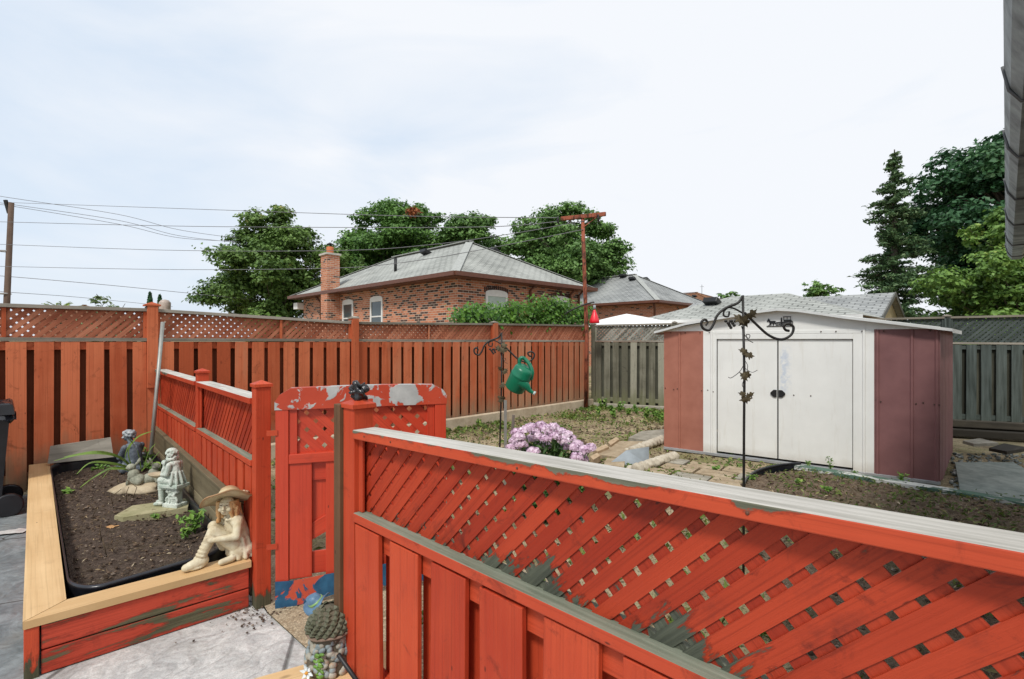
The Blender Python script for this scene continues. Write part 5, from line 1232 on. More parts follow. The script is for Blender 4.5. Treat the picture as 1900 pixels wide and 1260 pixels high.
# ------------------------------------------------------------------ shepherd hooks
LEAFIRON = stone('bronze_leaf', (.03, .024, .014), (.14, .11, .06), 40, .6, .5)
def vine_leaf(mb, c, s, rot=0, tilt=0):
    M_ = rotm('Z', random.uniform(-.4, .4))@rotm('X', tilt)@rotm('Y', rot)
    prof = [(0, 0), (.30, -.22), (.55, -.05), (.50, .18), (.95, .35), (.55, .48), (.45, .75), (.18, .62), (0, 1.05), (-.18, .62), (-.45, .75), (-.55, .48), (-.95, .35), (-.5, .18), (-.55, -.05), (-.3, -.22)]
    pts = [V(*c)+M_@V(x*s, -.15*s*(1-abs(x)), z*s) for x, z in prof]; ce = V(*c)+M_@V(0, -.22*s, .35*s)
    for i in range(len(pts)): mb.poly([pts[i], pts[(i+1) % len(pts)], ce]); mb.poly([pts[(i+1) % len(pts)]+M_@V(0, .004, 0), pts[i]+M_@V(0, .004, 0), ce+M_@V(0, .004, 0)])
def spiral(c, r0, a0_, turns, n=22, k=.55): return [V(c[0]+r0*(1-k*i/n)*math.cos(a0_+turns*6.283*i/n), 0, c[1]+r0*(1-k*i/n)*math.sin(a0_+turns*6.283*i/n)) for i in range(n+1)]
def crv(pts, n=8):
    P = [V(*p) for p in pts]; o_ = []
    for i in range(len(P)-1):
        p0, p1, p2, p3 = P[max(i-1, 0)], P[i], P[i+1], P[min(i+2, len(P)-1)]
        for k in range(n):
            s_ = k/n; o_.append(.5*((2*p1)+(p2-p0)*s_+(2*p0-5*p1+4*p2-p3)*s_*s_+(3*p1-p0-3*p2+p3)*s_**3))
    return o_+[P[-1]]
def hook(label, base, H_, k, tendril=True):
    """scrolled plant hook; unit: photo pixels of the right-hand hook times k, measured from the top tip (1377,548)"""
    t = thing('plant_hook', label, 'plant hook', base, 0)
    Q = lambda px, py: ((px-1378)*k, 0, H_-(py-548)*k)
    mb = MB(); mb.tube([V(0, 0, -.15), V(.004, 0, H_*.5), V(*Q(1380, 700)), V(*Q(1377, 548))], .0085, 8); mb.build('stem', IRON, t)
    mb = MB(); L_ = crv([Q(*p) for p in ((1377, 549), (1368, 562), (1345, 572), (1330, 585), (1322, 603), (1314, 613), (1303, 609), (1300, 599), (1306, 593), (1312, 598), (1308, 604))]); mb.tube(L_, [.0085]*(len(L_)-12)+[.006]*12, 8)
    mb.build('left_scroll', IRON, t)
    mb = MB(); mb.tube(crv([Q(*p) for p in ((1378, 582), (1362, 573), (1350, 571), (1342, 578), (1342, 586), (1350, 587), (1352, 578))]), .006, 7); mb.build('inner_scroll', IRON, t)
    mb = MB(); mb.tube(crv([Q(*p) for p in ((1380, 580), (1400, 600), (1425, 622), (1448, 630), (1466, 622), (1471, 608), (1463, 601), (1453, 604), (1456, 612), (1463, 614))]), .0085, 8); mb.build('right_scroll', IRON, t)
    for (px, py, s_) in ((1382, 588, 15), (1372, 586, 12), (1388, 577, 12), (1386, 652, 11), (1378, 646, 9), (1380, 693, 10), (1387, 690, 9), (1380, 733, 11), (1376, 726, 8), (1387, 728, 8)):
        mb = MB(); q = Q(px, py); vine_leaf(mb, (q[0], -.012, q[2]-.3*s_*k), s_*k*1.2, math.pi+random.uniform(-.9, .9), random.uniform(-.4, .5)); mb.build('leaf', LEAFIRON, t)
    mb = MB()
    for r_, row in enumerate(((1345, 1354, 1363, 1347+9), (1350, 1358, 1349), (1352, 1360), (1355,))):
        for x in row: q = Q(x, 596+r_*4); mb.ell((q[0], -.004+random.uniform(-.006, .006), q[2]), .0105*k/.0035, seg=10, rings=7)
    mb.tube([V(*Q(1362, 596)), V(*Q(1378, 598))], .003, 5); mb.build('grape_bunch', IRON, t)
    mb = MB(); mb.tube(crv([Q(*p) for p in ((1378, 615), (1374, 605), (1381, 622), (1388, 628), (1390, 622), (1384, 621), (1386, 630), (1396, 636))]), .0025, 5)
    if tendril: mb.tube(crv([Q(*p) for p in ((1378, 678), (1371, 690), (1356, 701), (1350, 700))]), .0022, 5); mb.tube(crv([Q(*p) for p in ((1382, 684), (1394, 691), (1404, 687))]), .0018, 5); mb.tube(crv([Q(*p) for p in ((1380, 722), (1376, 714), (1381, 700), (1386, 680), (1380, 668))]), .002, 5)
    mb.build('tendril', IRON, t); return t
b2_ = D(1381, 900, 3.24); hook('tall iron plant hook with vine leaves in front of the white shed doors', V(b2_.x-.006, 3.24, .08), 1.836-.08, 3.24/F)
k1 = 4.98/F; k1s = k1*.655; b1_ = D(929, 830, 4.98)
hk1 = hook('rusty plant hook with vine leaves holding the green watering can', V((925-950)/F*4.98, 4.98, 0), 1.62, k1s, False)
hk1.rotation_euler = (0, R(1.2), 0)
t = thing('metal_stake', 'square grey metal stake supporting the plant hook by the flowers', 'stake', V(-.065, 4.93, 0)); mb = MB(); mb.box(-.014, .014, -.014, .014, -.1, .95); mb.build('stake', PIPE, t)
t = thing('wood_stake', 'thin dark wooden stake leaning beside the grey metal stake', 'stake', V(-.005, 4.85, 0)); mb = MB(); mb.bar((-.03, 0, -.05), (.02, 0, .82), (1, 0, 0), .028, .028); mb.build('stake', wood('old_stake', (.10, .085, .07), (.24, .2, .17), rough=.9), t)
# watering can
GRN = plain('green_plastic', (.003, .15, .075), .35, spec=.5, var=.18, scale=6)
wp = D(966, 702, 4.9); wc = thing('watering_can', 'green plastic watering can hanging tipped from the rusty plant hook', 'watering can', wp)
# body axis: from base (lower left) to mouth (upper right)
wa = V(.62, -.25, .60).normalized(); wa = V(.40, -.30, .80).normalized(); wx = V(0, 1, 0); wx = (wx-wa*wx.dot(wa)).normalized(); wy = wa.cross(wx); Mw = Matrix((wx, wy, wa)).transposed()
mb = MB(); mb.lathe([(.0, -.13), (.085, -.13), (.097, -.122), (.10, -.11), (.105, .03), (.104, .045), (.100, .05), (.098, .10), (.080, .128), (.0, .135)], (-.01, 0, 0), 32, Mw); mb.build('body', GRN, wc)
up_ = -wx if (-wx).z > 0 else wx
sp0 = V(.035, -.05, -.045)
mb = MB(); mb.tube(crv([V(.0, -.04, -.03), V(.055, -.06, -.075), V(.09, -.07, -.115), V(.125, -.075, -.135)]), [.062]*3+[.058, .055, .051, .047, .044]+[.040, .037, .034, .031, .028, .026, .024, .022]+[.021, .020, .019, .018, .017, .017, .016, .016, .016], 14); mb.build('spout', GRN, wc)
mb = MB(); mb.tube([V(.122, -.075, -.133), V(.14, -.078, -.142)], [.018, .022], 12); mb.build('rose', plain('pale_ring', (.45, .5, .48), .4), wc)
mb = MB(); hp_ = crv([V(.10, -.03, -.01), V(.112, -.04, .06), V(.09, -.02, .13), V(.045, .0, .185), V(.012, .0, .20), V(-.01, .0, .175), V(-.01, .0, .12)]); mb.tube(hp_, .019, 10); mb.build('handle', GRN, wc)
mb = MB(); mb.lathe([(.1065, .028), (.108, .034), (.1065, .040)], (-.01, 0, 0), 32, Mw); mb.build('body_rib', GRN, wc)
# humming bird feeder with arc arm
fp = D(1103, 585, 11.0); t = thing('bird_feeder', 'red plastic bird feeder hanging from a curved black arm at the corner', 'feeder', fp)
mb = MB(); mb.lathe([(.0, .13), (.022, .13), (.03, .10), (.05, .04), (.075, -.02), (.10, -.10), (.112, -.16), (.095, -.175), (.0, -.175)], n=20); mb.build('body', plain('red_plastic', (.75, .015, .03), .3, spec=.6, var=.1), t)
mb = MB(); mb.lathe([(.0, .22), (.03, .22), (.034, .13), (.0, .13)], n=14); mb.tube([V(0, 0, .22), V(0, 0, .33)], .006, 5); mb.build('neck', plain('clear_grey', (.3, .32, .33), .2), t)
t = thing('curved_arm', 'curved black arm reaching over the fence to the red feeder', 'bracket', D(1026, 600, 11.2)); mb = MB(); o_ = D(1026, 600, 11.2)
mb.tube(crv([D(x, y, 11.2-.2*(x-1026)/77)-o_ for x, y in ((1026, 604), (1036, 592), (1058, 577), (1080, 567), (1096, 562), (1103, 561))]), .017, 7); mb.build('arm', IRON, t)
# ------------------------------------------------------------------ vine over the fence
VG = leafm('vine_green', (.025, .09, .01), (.12, .26, .03), (.22, .36, .07), rough=.35)
t = thing('climbing_vine', 'bushy green vine spilling over the back fence before the brick house', 'vine', V(-.2, 10.2, 0)); Cs, Ns, Ts = [], [], []
r_ = np.random.default_rng(8); top = [(845, 582), (870, 573), (900, 571), (925, 569), (950, 566), (975, 558), (1000, 553), (1020, 553), (1035, 560), (1055, 562), (1075, 562), (1095, 575)]
def vtop(px): return float(np.interp(px, [a[0] for a in top], [a[1] for a in top]))
for i in range(260):
    px = r_.uniform(846, 1092); u = (px-950)/F; Yf = 9.89/(1-u); yy = Yf+.25+r_.random()*.5; py0 = vtop(px); c0 = np.array([u*yy, yy, EYE-(r_.uniform(py0+3, 612)-630)/F*yy])
    n = 26; q = r_.normal(size=(n, 3))*np.array([.11, .11, .07]); Cs.append(c0+q-np.array([-.2, 10.2, 0])); Ns.append(q/.12*.4+r_.normal(size=(n, 3))*.4+[.35, -.5, .55]); Ts.append(np.clip(r_.random()*.4+r_.random(n)*.6, 0, 1))
leaf_mesh('foliage', VG, t, np.concatenate(Cs), np.concatenate(Ns), .085*(.6+.8*r_.random(260*26)), 9, np.concatenate(Ts), aspect=.6)
mb = MB()
for k in range(6): px = 860+k*44; u = (px-950)/F; yy = 9.89/(1-u)+.4; mb.tube([V(u*yy+.2, yy-10.2, -.05), V(u*yy+.25, yy-10.15, 1.2), V(u*yy+.2, yy-10.2, 2.0)], .018, 6)
mb.build('stem', BARK, t)
# ------------------------------------------------------------------ phlox
fp = V(.33, 4.30, 0); t = thing('phlox_plant', 'bushy phlox in full pink and lilac bloom behind the foreground fence', 'flowering plant', fp); r_ = np.random.default_rng(4); rd = random.Random(4)
mb = MB(); heads = []
HD = [(958, 800), (975, 795), (985, 790), (1003, 787), (1015, 793), (1028, 790), (1040, 797), (1052, 803), (955, 815), (968, 822), (985, 812), (1000, 808), (1012, 812), (1030, 808), (1045, 815), (1060, 812), (1020, 800), (993, 800), (1072, 822), (1088, 832), (1065, 828), (1095, 828), (1078, 838), (1000, 826), (975, 832), (990, 835), (1012, 826), (950, 828), (1048, 828), (1070, 845), (1080, 850), (963, 808)]
for i, (px, py) in enumerate(HD):
    yy = 4.3+rd.uniform(-.22, .22)-(py-815)*.004; p_ = D(px, py+3, yy)-fp; heads.append(p_); b_ = V(p_.x*.3, p_.y*.3, 0); mb.tube([b_, b_.lerp(p_, .5)+V(0, 0, .05), p_-V(0, 0, .02)], .004, 5)
mb.build('stem', plain('stem_green', (.06, .12, .03), .6), t)
Cs, Ns, Ts = [], [], []
for p_ in heads:
    n = 130; q = r_.normal(size=(n, 3)); q /= np.linalg.norm(q, axis=1, keepdims=True); q[:, 2] = np.abs(q[:, 2])*.8-.15; q *= .053*(.6+.45*r_.random((n, 1))); Cs.append(np.array(p_)+q); Ns.append(q/.05+r_.normal(size=(n, 3))*.35); Ts.append(np.clip(r_.random()*.4+r_.random(n)*.6, 0, 1))
leaf_mesh('blossom', leafm('petal_pink', (.60, .38, .54), (.90, .76, .86), (.93, .86, .90), trans=.2), t, np.concatenate(Cs), np.concatenate(Ns), np.full(130*len(heads), .031), 5, np.concatenate(Ts), aspect=.95, fold=.1)
n = 2600; q = r_.normal(size=(n, 3)); q /= np.linalg.norm(q, axis=1, keepdims=True); q *= (r_.random((n, 1))**.4)*np.array([.36, .28, .34]); q[:, 2] += .36
leaf_mesh('foliage', leafm('phlox_leaf', (.02, .07, .012), (.10, .20, .045)), t, q, r_.normal(size=(n, 3))*.5+[0, -.3, .8], .075*(.6+.6*r_.random(n)), 6, aspect=.32)
# ------------------------------------------------------------------ yard: slabs, bricks, edging
SAND = stone('sandstone_paver', (.26, .19, .12), (.46, .37, .25), 12, .9, .5, spots=(.24, .2, .15)); GRS = stone('grey_flagstone', (.22, .20, .16), (.40, .37, .30), 12, .9, .5); BRK = stone('pale_brick', (.36, .25, .15), (.54, .42, .28), 20, .9, .4)
EDG = stone('concrete_edging', (.36, .31, .23), (.58, .52, .42), 18, .95, .7)
def slab(label, pts, z0, th, mt, name='paving_slab', cat='slab', group=None, tilt=0):
    P = [G(*p, z0+th) for p in pts]; c = sum(P, V(0, 0, 0))/len(P); t = thing(name, label, cat, (c.x, c.y, z0), 0, group); mb = MB()
    mb.prism([V(p.x-c.x, p.y-c.y, random.uniform(0, tilt)) for p in P][::-1], (0, 0, th)); mb.build('slab', mt, t, bevel=.008); return t
slab('grey flagstone leaning at the left corner of the shed', [(1166, 812), (1190, 800), (1236, 796), (1236, 810), (1205, 818)], .02, .05, GRS, 'flagstone')
slab('thin grey flagstone lying under the one beside the shed corner', [(1165, 817), (1202, 822), (1236, 813), (1236, 806), (1168, 811)], 0, .02, GRS, 'flagstone')
slab('large buff paving slab between the two lengths of scalloped edging', [(1106, 843), (1152, 849), (1190, 832), (1194, 819), (1150, 818)], 0, .05, SAND)
slab('buff slab nearest the phlox, in front of the metal sheet', [(1120, 862), (1126, 850), (1160, 851), (1158, 866)], 0, .05, SAND)
for lb, pts in (('pale brick at the far end of the loose brick row', [(1128, 820), (1143, 811), (1149, 815), (1133, 826)]), ('pale brick in the middle of the loose brick row', [(1103, 833), (1124, 824), (1130, 829), (1108, 838)]), ('pale brick beside the phlox at the near end of the row', [(1095, 847), (1108, 840), (1114, 845), (1101, 853)])):
    slab(lb, pts, 0, .08, BRK, 'brick', 'brick', 'loose pale bricks')
def edging(label, p0, p1, n):
    P, Q = G(*p0), G(*p1); t = thing('scalloped_edging', label, 'edging', P, math.atan2((Q-P).y, (Q-P).x)); L_ = (Q-P).length; mb = MB()
    for k in range(n): mb.ell((L_*(k+.5)/n, 0, .045), (L_/n*.62, .075, .062), seg=14, rings=9, jit=.25); mb.ell((L_*(k+.5)/n, .09, .03), (L_/n*.6, .05, .035), seg=12, rings=7, jit=.25)
    organic(mb, 'edging_block', EDG, t, .012, 1)
edging('scalloped concrete edging block beside the shed corner', (1172, 843), (1232, 820), 9); edging('scalloped concrete edging block nearest the fence, behind the metal sheet', (1178, 878), (1254, 852), 8)
t = thing('metal_sheet', 'bent galvanised metal sheet propped among the paving stones', 'metal sheet', G(1160, 872)); mb = MB(); A_, B_ = G(1128, 868)-G(1160, 872), G(1204, 862)-G(1160, 872)
mb.poly([A_, B_, B_+V(.03, .1, .20), (A_+B_)/2+V(0, .12, .17), A_+V(.0, .05, .02)]); mb.build('sheet', plain('galvanised', (.42, .46, .48), .35, .7, var=.25, scale=4), t)
ux_, uy_ = sdv, V(-sdv.y, sdv.x, 0); k = 0
rd = random.Random(12); o_ = G(1262, 858)
ORD = ['first', 'second', 'third', 'fourth', 'fifth', 'sixth', 'seventh', 'eighth', 'ninth', 'tenth', 'eleventh', 'twelfth', 'thirteenth', 'fourteenth', 'fifteenth', 'sixteenth', 'seventeenth', 'eighteenth', 'nineteenth', 'twentieth']
for j in range(4):
    for i in range(5):
        c_ = o_+ux_*(i*.42+(.2 if j % 2 else 0)-.1)-uy_*(.05+j*.30); 
        if (c_.x-950*0) > 3.05 and j > 1 and i > 2: continue
        g_ = (i+j) % 3 == 0; t = thing('paver', '%s paver, %s from the left in the %s row out from the shed doors' % ('grey' if g_ else 'sandstone', ORD[i], ORD[j]), 'paver', c_, math.atan2(sdv.y, sdv.x)+rd.uniform(-.05, .05), 'pavers before the shed, grey' if g_ else 'pavers before the shed, sandstone')
        mb = MB(); mb.prism([(-.195, -.13, 0), (.19, -.135, 0), (.2, .125, 0), (-.19, .13, 0)], (0, 0, .018+rd.uniform(0, .012))); mb.build('paver_stone', GRS if g_ else SAND, t, bevel=.01)
# raised bed beside the shed
bz = .13; bp_ = [V(2.25, 4.95, 0), V(2.75, 5.35, 0), V(3.19, 5.50, 0), V(4.35, 4.27, 0), V(4.9, 3.75, 0), V(2.1, .95, 0), V(1.5, 1.0, 0), V(.95, 1.35, 0), V(1.4, 2.6, 0)]
def inpoly(x, y, P=bp_):
    c_ = False
    for i in range(len(P)):
        a, b = P[i], P[i-1]
        if (a.y > y) != (b.y > y) and x < (b.x-a.x)*(y-a.y)/(b.y-a.y)+a.x: c_ = not c_
    return c_
def bedmat():
    m = M('bed_soil', .95, .15); p = m.pos(); n2 = m.noise(p, 22, 8, .75); n3 = m.noise(p, 80, 5, .7); n1 = m.noise(p, 3, 4)
    c = m.mix(m.ramp(n2, [(.35, 0), (.7, 1)]), (.10, .07, .048), (.33, .24, .16)); c = m.mix(m.ramp(n3, [(.55, 0), (.7, .9)]), c, (.50, .44, .36)); c = m.mix(m.ramp(n1, [(.52, 0), (.7, .4)]), c, (.10, .12, .03))
    m.col(c); m.bump(m.math('ADD', n2, m.math('MULTIPLY', n3, .5)), 1, .04); return m.m
BED = bedmat()
def bzf(x, y): return bz+.035*mnoise.noise(V(x*1.6, y*1.6, 5))+.03*mnoise.noise(V(x*7, y*7, 1))+.014*mnoise.noise(V(x*22, y*22, 2))
mb = MB(); grid(mb, .8, 5.0, .8, 5.6, 200, 220, bzf, inpoly); t = mb.build('garden_bed', BED); tag(t, kind='structure')
t = thing('bed_plank', 'long plank with flaking green and white paint edging the bed by the shed', 'plank', V(3.15, 5.56, 0), 0); mb = MB(); A_, B_ = V(3.15, 5.56, .14), V(5.0, 3.62, .155)
GW_ = wood('green_white_flake', (.07, .12, .09), (.11, .20, .14), (.48, .48, .44), (.62, .62, .58), peel=.02, pscale=3, rough=.8)
s_ = (B_-A_).cross(V(0, 0, 1)).normalized(); mb.bar(A_, B_, s_, .13, .04); mb.build('top_plank', GW_, t, world=True, bevel=.004); mb = MB(); mb.bar(A_+V(0, 0, -.08), B_+V(0, 0, -.08), s_, .04, .11); mb.build('side_plank', GW_, t, world=True, bevel=.004)
t = thing('bed_edging', 'curved black plastic edging at the left end of the soil bed', 'edging', V(2.3, 4.9, 0)); mb = MB(); cp = crv([V(2.0, 4.2, .12), V(2.22, 4.80, .14), V(2.50, 5.22, .155), V(2.85, 5.48, .165), V(3.2, 5.56, .18)])
for a, b in zip(cp[:-1], cp[1:]): mb.bar(a-V(0, 0, .06), b-V(0, 0, .06), (b-a).cross(V(0, 0, 1)), .012, .13)
mb.tube(cp, .014, 6); mb.build('strip', LIN, t, world=True)
# side path at the right of the shed
t = thing('concrete_path_slab', 'long grey concrete slab path along the right side of the shed', 'slab', G(1830, 890), 0); mb = MB(); q = [G(1772, 862), G(1880, 862), G(2050, 960), G(1790, 960)]
mb.prism([p-G(1830, 890) for p in q][::-1], (0, 0, .03)); mb.build('slab', stone('grey_green_concrete', (.17, .20, .18), (.34, .37, .33), 10, .8, .4), t, bevel=.006)
t = thing('log_timbers', 'dark old timber lying against the grey fence right of the shed', 'timber', V(8.2, 7.9, 0), 0)
tg = 'old timbers stacked right of the shed'
COL.objects.unlink(t); bpy.data.objects.remove(t)
for k, (z, dy, lb) in enumerate(((.06, -.30, 'front dark timber on the ground by the grey fence'), (.07, .0, 'rear dark timber on the ground by the grey fence'), (.19, -.12, 'upper dark timber resting on two others by the grey fence'))):
    t = thing('old_timber', lb, 'timber', V(8.0, 7.95+dy, z), R(-24.3+k)); mb = MB(); mb.bar((-1.4, 0, 0), (1.5, 0, 0), (0, 1, 0), .14, .11); mb.build('timber', DARKW, t, bevel=.01)
for k, (px, py, w_, lb) in enumerate(((1815, 826, .30, 'pale flat stone on the timbers right of the shed'), (1868, 838, .42, 'dark flat slab leaning right of the shed'))):
    c_ = G(px, py, .12); t = thing('flat_stone', lb, 'stone', c_, R(20*k)); mb = MB(); mb.prism([(-w_/2, -.1, 0), (w_/2, -.13, .02), (w_/2*.9, .12, .03), (-w_/2*.8, .1, 0)], (0, 0, .04)); mb.build('stone', GRS if k == 0 else DARKW, t, bevel=.01)
gr_ = []
for i in range(2600):
    px = random.uniform(1765, 1990); py = random.uniform(842, 1000); p_ = G(px, py)
    if (p_-s1_).dot(sdv) > .05: gr_.append(p_)
r_ = np.random.default_rng(6); mb = MB()
for p_ in gr_[:1500]:
    s_ = random.uniform(.012, .028); mb.ell((p_.x, p_.y, s_*.3), (s_, s_*.8, s_*.6), None, 5, 4, jit=.5, smooth=False)
GRV = M('gravel', .9, .2); GRV.col(GRV.ramp(GRV.tone(), [(0, (.08, .09, .08)), (.6, (.22, .24, .22)), (1, (.42, .43, .40))])); GRV = GRV.m
tag(mb.build('gravel', GRV), 'grey gravel spread along the right side of the shed', 'gravel', kind='stuff')
# clods and stones on bed and planter soil
mb = MB()
for i in range(2600):
    x, y = random.uniform(1, 5), random.uniform(1, 5.5)
    if not inpoly(x, y): continue
    s_ = random.uniform(.006, .02); mb.ell((x, y, bzf(x, y)+s_*.2), (s_, s_*.8, s_*.6), None, 5, 4, jit=.6, smooth=False)
CLOD = M('clods', .95, .1); CLOD.col(CLOD.ramp(CLOD.tone(), [(0, (.05, .035, .025)), (.8, (.15, .105, .075)), (1, (.26, .21, .17))])); CLOD = CLOD.m
tag(mb.build('soil_crumbs', CLOD), 'crumbs of soil and small pebbles over the bed', 'soil', kind='stuff')
mb = MB()
for i in range(800):
    p_ = inset(random.uniform(.05, .97), random.uniform(.05, .96)); s_ = random.uniform(.004, .013); mb.ell((p_.x, p_.y, .195+.01*(p_-a0).dot(sL)), (s_, s_*.8, s_*.6), None, 5, 4, jit=.6, smooth=False)
tag(mb.build('planter_soil_crumbs', CLOD), 'dark crumbs of soil inside the raised planter', 'soil', kind='stuff')
mb = MB()
for i in range(5200):
    x, y = random.uniform(-2.5, 4.5), random.uniform(3.5, 11.4)
    if x+y < 3.4 or y > x+9.7 or y > 12.2-.42*x or inpoly(x, y) or ((V(x, y, 0)-s0_).dot(uy_) > -.05 and (V(x, y, 0)-s0_).dot(sdv) > -.1): continue
    s_ = random.uniform(.006, .024)*(1.3 if mnoise.noise(V(x, y, 9)) > 0 else .8); mb.ell((x, y, zy(x, y)+s_*.2), (s_, s_*.8, s_*.55), None, 5, 4, jit=.7, smooth=False)
tag(mb.build('yard_crumbs', CLOD), 'crumbs of earth and small stones over the bare yard', 'earth', kind='stuff')
DRY = leafm('dry_litter', (.16, .10, .05), (.42, .32, .18), (.58, .50, .36), trans=.1, rough=.8)
rr2 = np.random.default_rng(77); n = 900; P_ = np.array([tuple(inset(rr2.uniform(.04, .97), rr2.uniform(.04, .97))) for _ in range(n)]); P_[:, 2] = .197+.01*np.array([(V(*p)-a0).dot(sL) for p in P_])+rr2.random(n)*.012
o = leaf_mesh('planter_litter', DRY, None, P_, rr2.normal(size=(n, 3))*.4+[0, 0, 1], .008+.028*rr2.random(n)**2, 78, aspect=.22); tag(o, 'dry straw and leaf scraps on the planter soil', 'litter', kind='stuff')
n = 9000; P_ = np.stack([rr2.uniform(-2.6, 4.8, n), rr2.uniform(1.2, 11.3, n), np.zeros(n)], 1); kp = []
for p in P_:
    b_ = inpoly(p[0], p[1])
    if not b_ and (p[0]+p[1] < 3.2 or p[1] > p[0]+9.7 or p[1] > 12.2-.42*p[0] or ((V(*p)-s0_).dot(uy_) > -.05 and (V(*p)-s0_).dot(sdv) > -.1)): continue
    kp.append((p[0], p[1], (bzf(p[0], p[1]) if b_ else zy(p[0], p[1]))+.008+.01*rr2.random()))
kp = np.array(kp); o = leaf_mesh('yard_litter', DRY, None, kp, rr2.normal(size=(len(kp), 3))*.4+[0, 0, 1], .02+.06*rr2.random(len(kp))**2, 79, aspect=.2); tag(o, 'dry straw and dead leaf scraps over the yard and bed', 'litter', kind='stuff')
# ------------------------------------------------------------------ grass and weeds
r_ = np.random.default_rng(11); n = 110000
x = r_.uniform(-3.5, 6.5, n); y = r_.uniform(2.5, 11.8, n); keep = []
for i in range(n):
    X, Y_ = x[i], y[i]
    if X+Y_ < 2.2 or Y_ > X+9.7 or Y_ > 12.2-.42*X: continue
    if (V(X, Y_, 0)-s0_).dot(uy_) > -.1 and -.1 < (V(X, Y_, 0)-s0_).dot(sdv) < SL+1.2: continue
    if inpoly(X, Y_): continue
    if X < -2.6 and Y_ < 6: continue
    d1_ = (X+9.8-Y_)/1.414; d2_ = (12.4-.45*X-Y_)/1.1; edge = .75*math.exp(-min(d1_, d2_)/.3)
    f_ = mnoise.noise(V(X*1.1, Y_*1.1, 7))*.9+mnoise.noise(V(X*4, Y_*4, 7))*.4+edge*.8+.05
    if r_.random() < max(.06, f_*1.3): keep.append((X, Y_, 1+edge*1.2))
keep = np.array(keep); n = len(keep); hh = .028*keep[:, 2]*(.5+r_.random(n))
C = np.stack([keep[:, 0], keep[:, 1], hh*.5], 1); N_ = r_.normal(size=(n, 3)); N_[:, 2] = np.abs(N_[:, 2])*.6+.3
o = leaf_mesh('grass', leafm('yard_grass', (.06, .11, .02), (.20, .28, .06), (.40, .34, .14)), None, C, N_, hh*2.2, 12, aspect=.35); tag(o, 'sparse short grass and clover over the bare yard', 'grass', kind='stuff')
n = 9000; x = r_.uniform(.9, 4.9, n); y = r_.uniform(.9, 5.4, n)
kp = [(a, b) for a, b in zip(x, y) if inpoly(a, b) and mnoise.noise(V(a*1.2, b*1.2, 3))+.25*(a-b*.3)-.35+ r_.random()*.5 > .25]
kp = np.array(kp); n = len(kp); C = np.stack([kp[:, 0], kp[:, 1], bz+.015+.02*r_.random(n)], 1)
o = leaf_mesh('ground_cover', leafm('moss_weeds', (.05, .08, .015), (.17, .24, .05), (.32, .28, .12)), None, C, r_.normal(size=(n, 3))*.5+[0, 0, .6], .03+.03*r_.random(n), 13, aspect=.35); tag(o, 'low weeds and dry stalks across the soil bed', 'weeds', kind='stuff')
WD = leafm('weed_green', (.06, .14, .02), (.20, .36, .06), (.34, .44, .10))
def weed(label, p, h, n, seed, size=.05, group=None, name='weed_plant', spread=.5, mat=None):
    r = np.random.default_rng(seed); rd = random.Random(seed); t = thing(name, label, 'weed', p, 0, group); mb = MB(); Cs, Ns = [], []
    for k in range(max(2, n//14)):
        e_ = V(rd.uniform(-1, 1)*h*spread, rd.uniform(-1, 1)*h*spread, h*rd.uniform(.6, 1)); mb.tube([V(0, 0, -.01), V(e_.x*.4, e_.y*.4, e_.z*.6), e_], .003, 4)
        for j in range(14): s_ = .2+.85*j/14; Cs.append((e_.x*s_+rd.uniform(-1, 1)*.022, e_.y*s_+rd.uniform(-1, 1)*.022, e_.z*min(1, s_*1.05))); Ns.append((rd.uniform(-.6, .6), rd.uniform(-1, .2), .8))
    mb.build('stem', CY, t); leaf_mesh('foliage', mat or WD, t, np.array(Cs), np.array(Ns), size*(.6+.8*r.random(len(Cs))), seed, aspect=.45)
WB = 'weeds along the foot of the shed'
weed('tall spindly weed standing before the right shed door', G(1541, 874, .13), .17, 28, 1, .03, WB, spread=.15)
weed('small weed left of the tall one at the shed foot', G(1497, 868, .1), .09, 28, 2, .03, WB); weed('low weed at the foot of the white right jamb of the shed', G(1588, 884, .13), .07, 28, 3, .03, WB)
weed('bright weed before the maroon right panel of the shed', G(1672, 893, .13), .10, 42, 4, .035, WB); weed('weed at the foot of the left shed door', G(1360, 848), .10, 42, 5, .04, WB); weed('weed beside the corner of the left door jamb', G(1333, 845), .09, 28, 6, .035, WB)
weed('grassy weed tuft growing between the pavers', G(1328, 873), .05, 70, 7, .05, spread=1.2); weed('weed on the bed just right of the tall plant hook', G(1395, 892, .12), .07, 42, 8, .04); weed('small weed near the middle of the soil bed', G(1537, 912, .14), .06, 42, 9, .035); weed('weed right of centre on the soil bed', G(1482, 897, .14), .05, 42, 10, .035)
wf = [(885, 790), (1000, 764), (1012, 757), (1030, 762), (1048, 757), (1065, 751), (1080, 753), (1098, 752), (1118, 757), (1135, 762), (1150, 764), (1166, 770), (1182, 768), (1200, 775), (1216, 774), (1226, 781), (975, 768), (955, 775), (1110, 770), (1140, 775)]
for k, (px, py) in enumerate(sorted(wf)): weed('green weed clump at the foot of the back fences, %s from the left' % ORD[k], G(px, py), .12+.05*(k % 3), 56, 20+k, .075, 'weed clumps along the back fences')
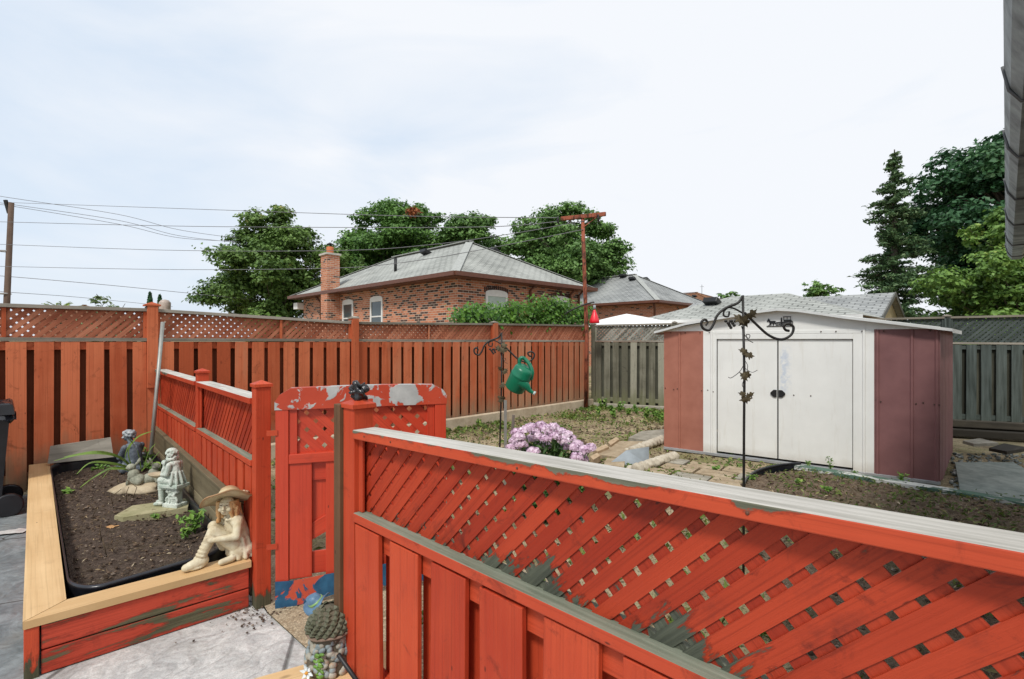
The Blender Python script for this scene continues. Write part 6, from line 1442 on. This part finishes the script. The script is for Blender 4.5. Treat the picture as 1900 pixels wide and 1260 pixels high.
# planter plants
pq = inset(.62, .80); t = thing('daylily_plant', 'arching strap leaved plant flopping across the back of the planter', 'plant', pq+V(0, 0, .2)); mb = MB()
ST = plain('strap_leaf', (.16, .26, .05), .4, var=.4, scale=5)
def strap(P, w_):
    P = crv(P, 6)
    for i in range(len(P)-1):
        s_ = (P[i+1]-P[i]).cross(V(0, -1, .4)).normalized()*w_*.5; f0 = 1-(i/len(P))**3; f1 = 1-((i+1)/len(P))**3; mb.poly([P[i]-s_*f0, P[i]+s_*f0, P[i+1]+s_*f1, P[i+1]-s_*f1], .5, True)
b_ = D(240, 866, 4.55); 
for pts, w_ in ((((250, 872), (225, 850), (180, 838), (118, 848)), .022), (((250, 872), (220, 862), (170, 858), (142, 880)), .022), (((250, 874), (210, 868), (175, 885), (148, 905)), .022), (((250, 872), (215, 846), (160, 842), (100, 855)), .018), (((246, 870), (238, 838), (254, 812), (282, 800)), .02), (((262, 872), (256, 840), (246, 822), (238, 815)), .018), (((265, 872), (272, 850), (278, 835), (290, 822)), .016), (((262, 874), (280, 856), (292, 842), (296, 838)), .014), (((240, 872), (232, 850), (240, 826), (262, 806)), .018), (((250, 874), (235, 870), (205, 872), (190, 888)), .018)):
    strap([D(x, y, 4.55-.15*i)-Vector(t.location) for i, (x, y) in enumerate(pts)], w_)
mb.build('leaves', ST, t)
for (px, py, h, n, lb, s_, sp) in ((362, 988, .17, 70, 'leafy green plant in the soil beside the hatted girl statue', .05, .5), (345, 998, .08, 42, 'low leafy sprig left of the plant by the hatted girl', .045, .7), (290, 882, .16, 70, 'leafy plant growing behind the stone rabbits', .06, .6), (272, 868, .22, 56, 'taller leafy stem beside the dark blue statue', .06, .4), (125, 918, .05, 42, 'small weed near the left edge of the planter soil', .045, .9), (185, 876, .07, 56, 'low weed patch at the back left of the planter', .045, 1.1), (293, 962, .04, 28, 'tiny weed in front of the mossy slab', .03, .8)):
    weed(lb, G(px, py, .20), h, n, int(px), s_, None, 'leafy_plant', sp)
t = thing('dry_leaf', 'single curled tan leaf lying on the planter soil', 'leaf', G(210, 978, .205)); mb = MB(); pts = [V(.035*math.cos(a)*(1+.25*math.cos(5*a)), .03*math.sin(a)*(1+.25*math.cos(5*a)), .006+.005*math.cos(2*a)) for a in [2*math.pi*k/20 for k in range(20)]]
for i in range(20): mb.poly([pts[i], pts[(i+1) % 20], V(0, 0, .0)])
mb.build('leaf', plain('dry_leaf', (.5, .28, .12), .8), t)
for k, (px, py, L_) in enumerate(sorted(((212, 945, .16), (222, 905, .20), (236, 935, .14), (246, 925, .16), (190, 1005, .13), (198, 1030, .10), (170, 960, .1)))):
    t = thing('dead_stem', 'thin dead stalk in the planter soil, %s from the left' % ORD[k], 'stalk', G(px, py, .2), 0, 'dead stalks in the planter'); mb = MB(); mb.tube([V(0, 0, -.01), V(random.uniform(-.04, .04), random.uniform(-.03, .03), L_*.6), V(random.uniform(-.07, .07), 0, L_)], .0028, 5); mb.build('stalk', plain('dead_stalk', (.10, .07, .04), .9), t)
t = thing('litter_paper', 'pale scrap lying on the patio beside the planter', 'litter', G(22, 988, .01), R(20)); mb = MB(); grid(mb, -.09, .09, -.05, .05, 8, 6, lambda x, y: .008+.012*mnoise.noise(V(x*20, y*20, 0))); mb.build('scrap', plain('scrap', (.5, .5, .48), .8), t)
# a few fallen bits on patio by the gate
mb = MB()
for i in range(110):
    p_ = V(-1.45, 2.83, 0)+V(random.gauss(0, .11), random.gauss(0, .08), 0); s_ = random.uniform(.003, .008); mb.ell((p_.x, p_.y, .012+s_*.3), (s_, s_, s_*.6), None, 5, 4, jit=.5, smooth=False)
tag(mb.build('grit', CLOD), 'dark grit gathered at the foot of the gate post', 'grit', kind='stuff')
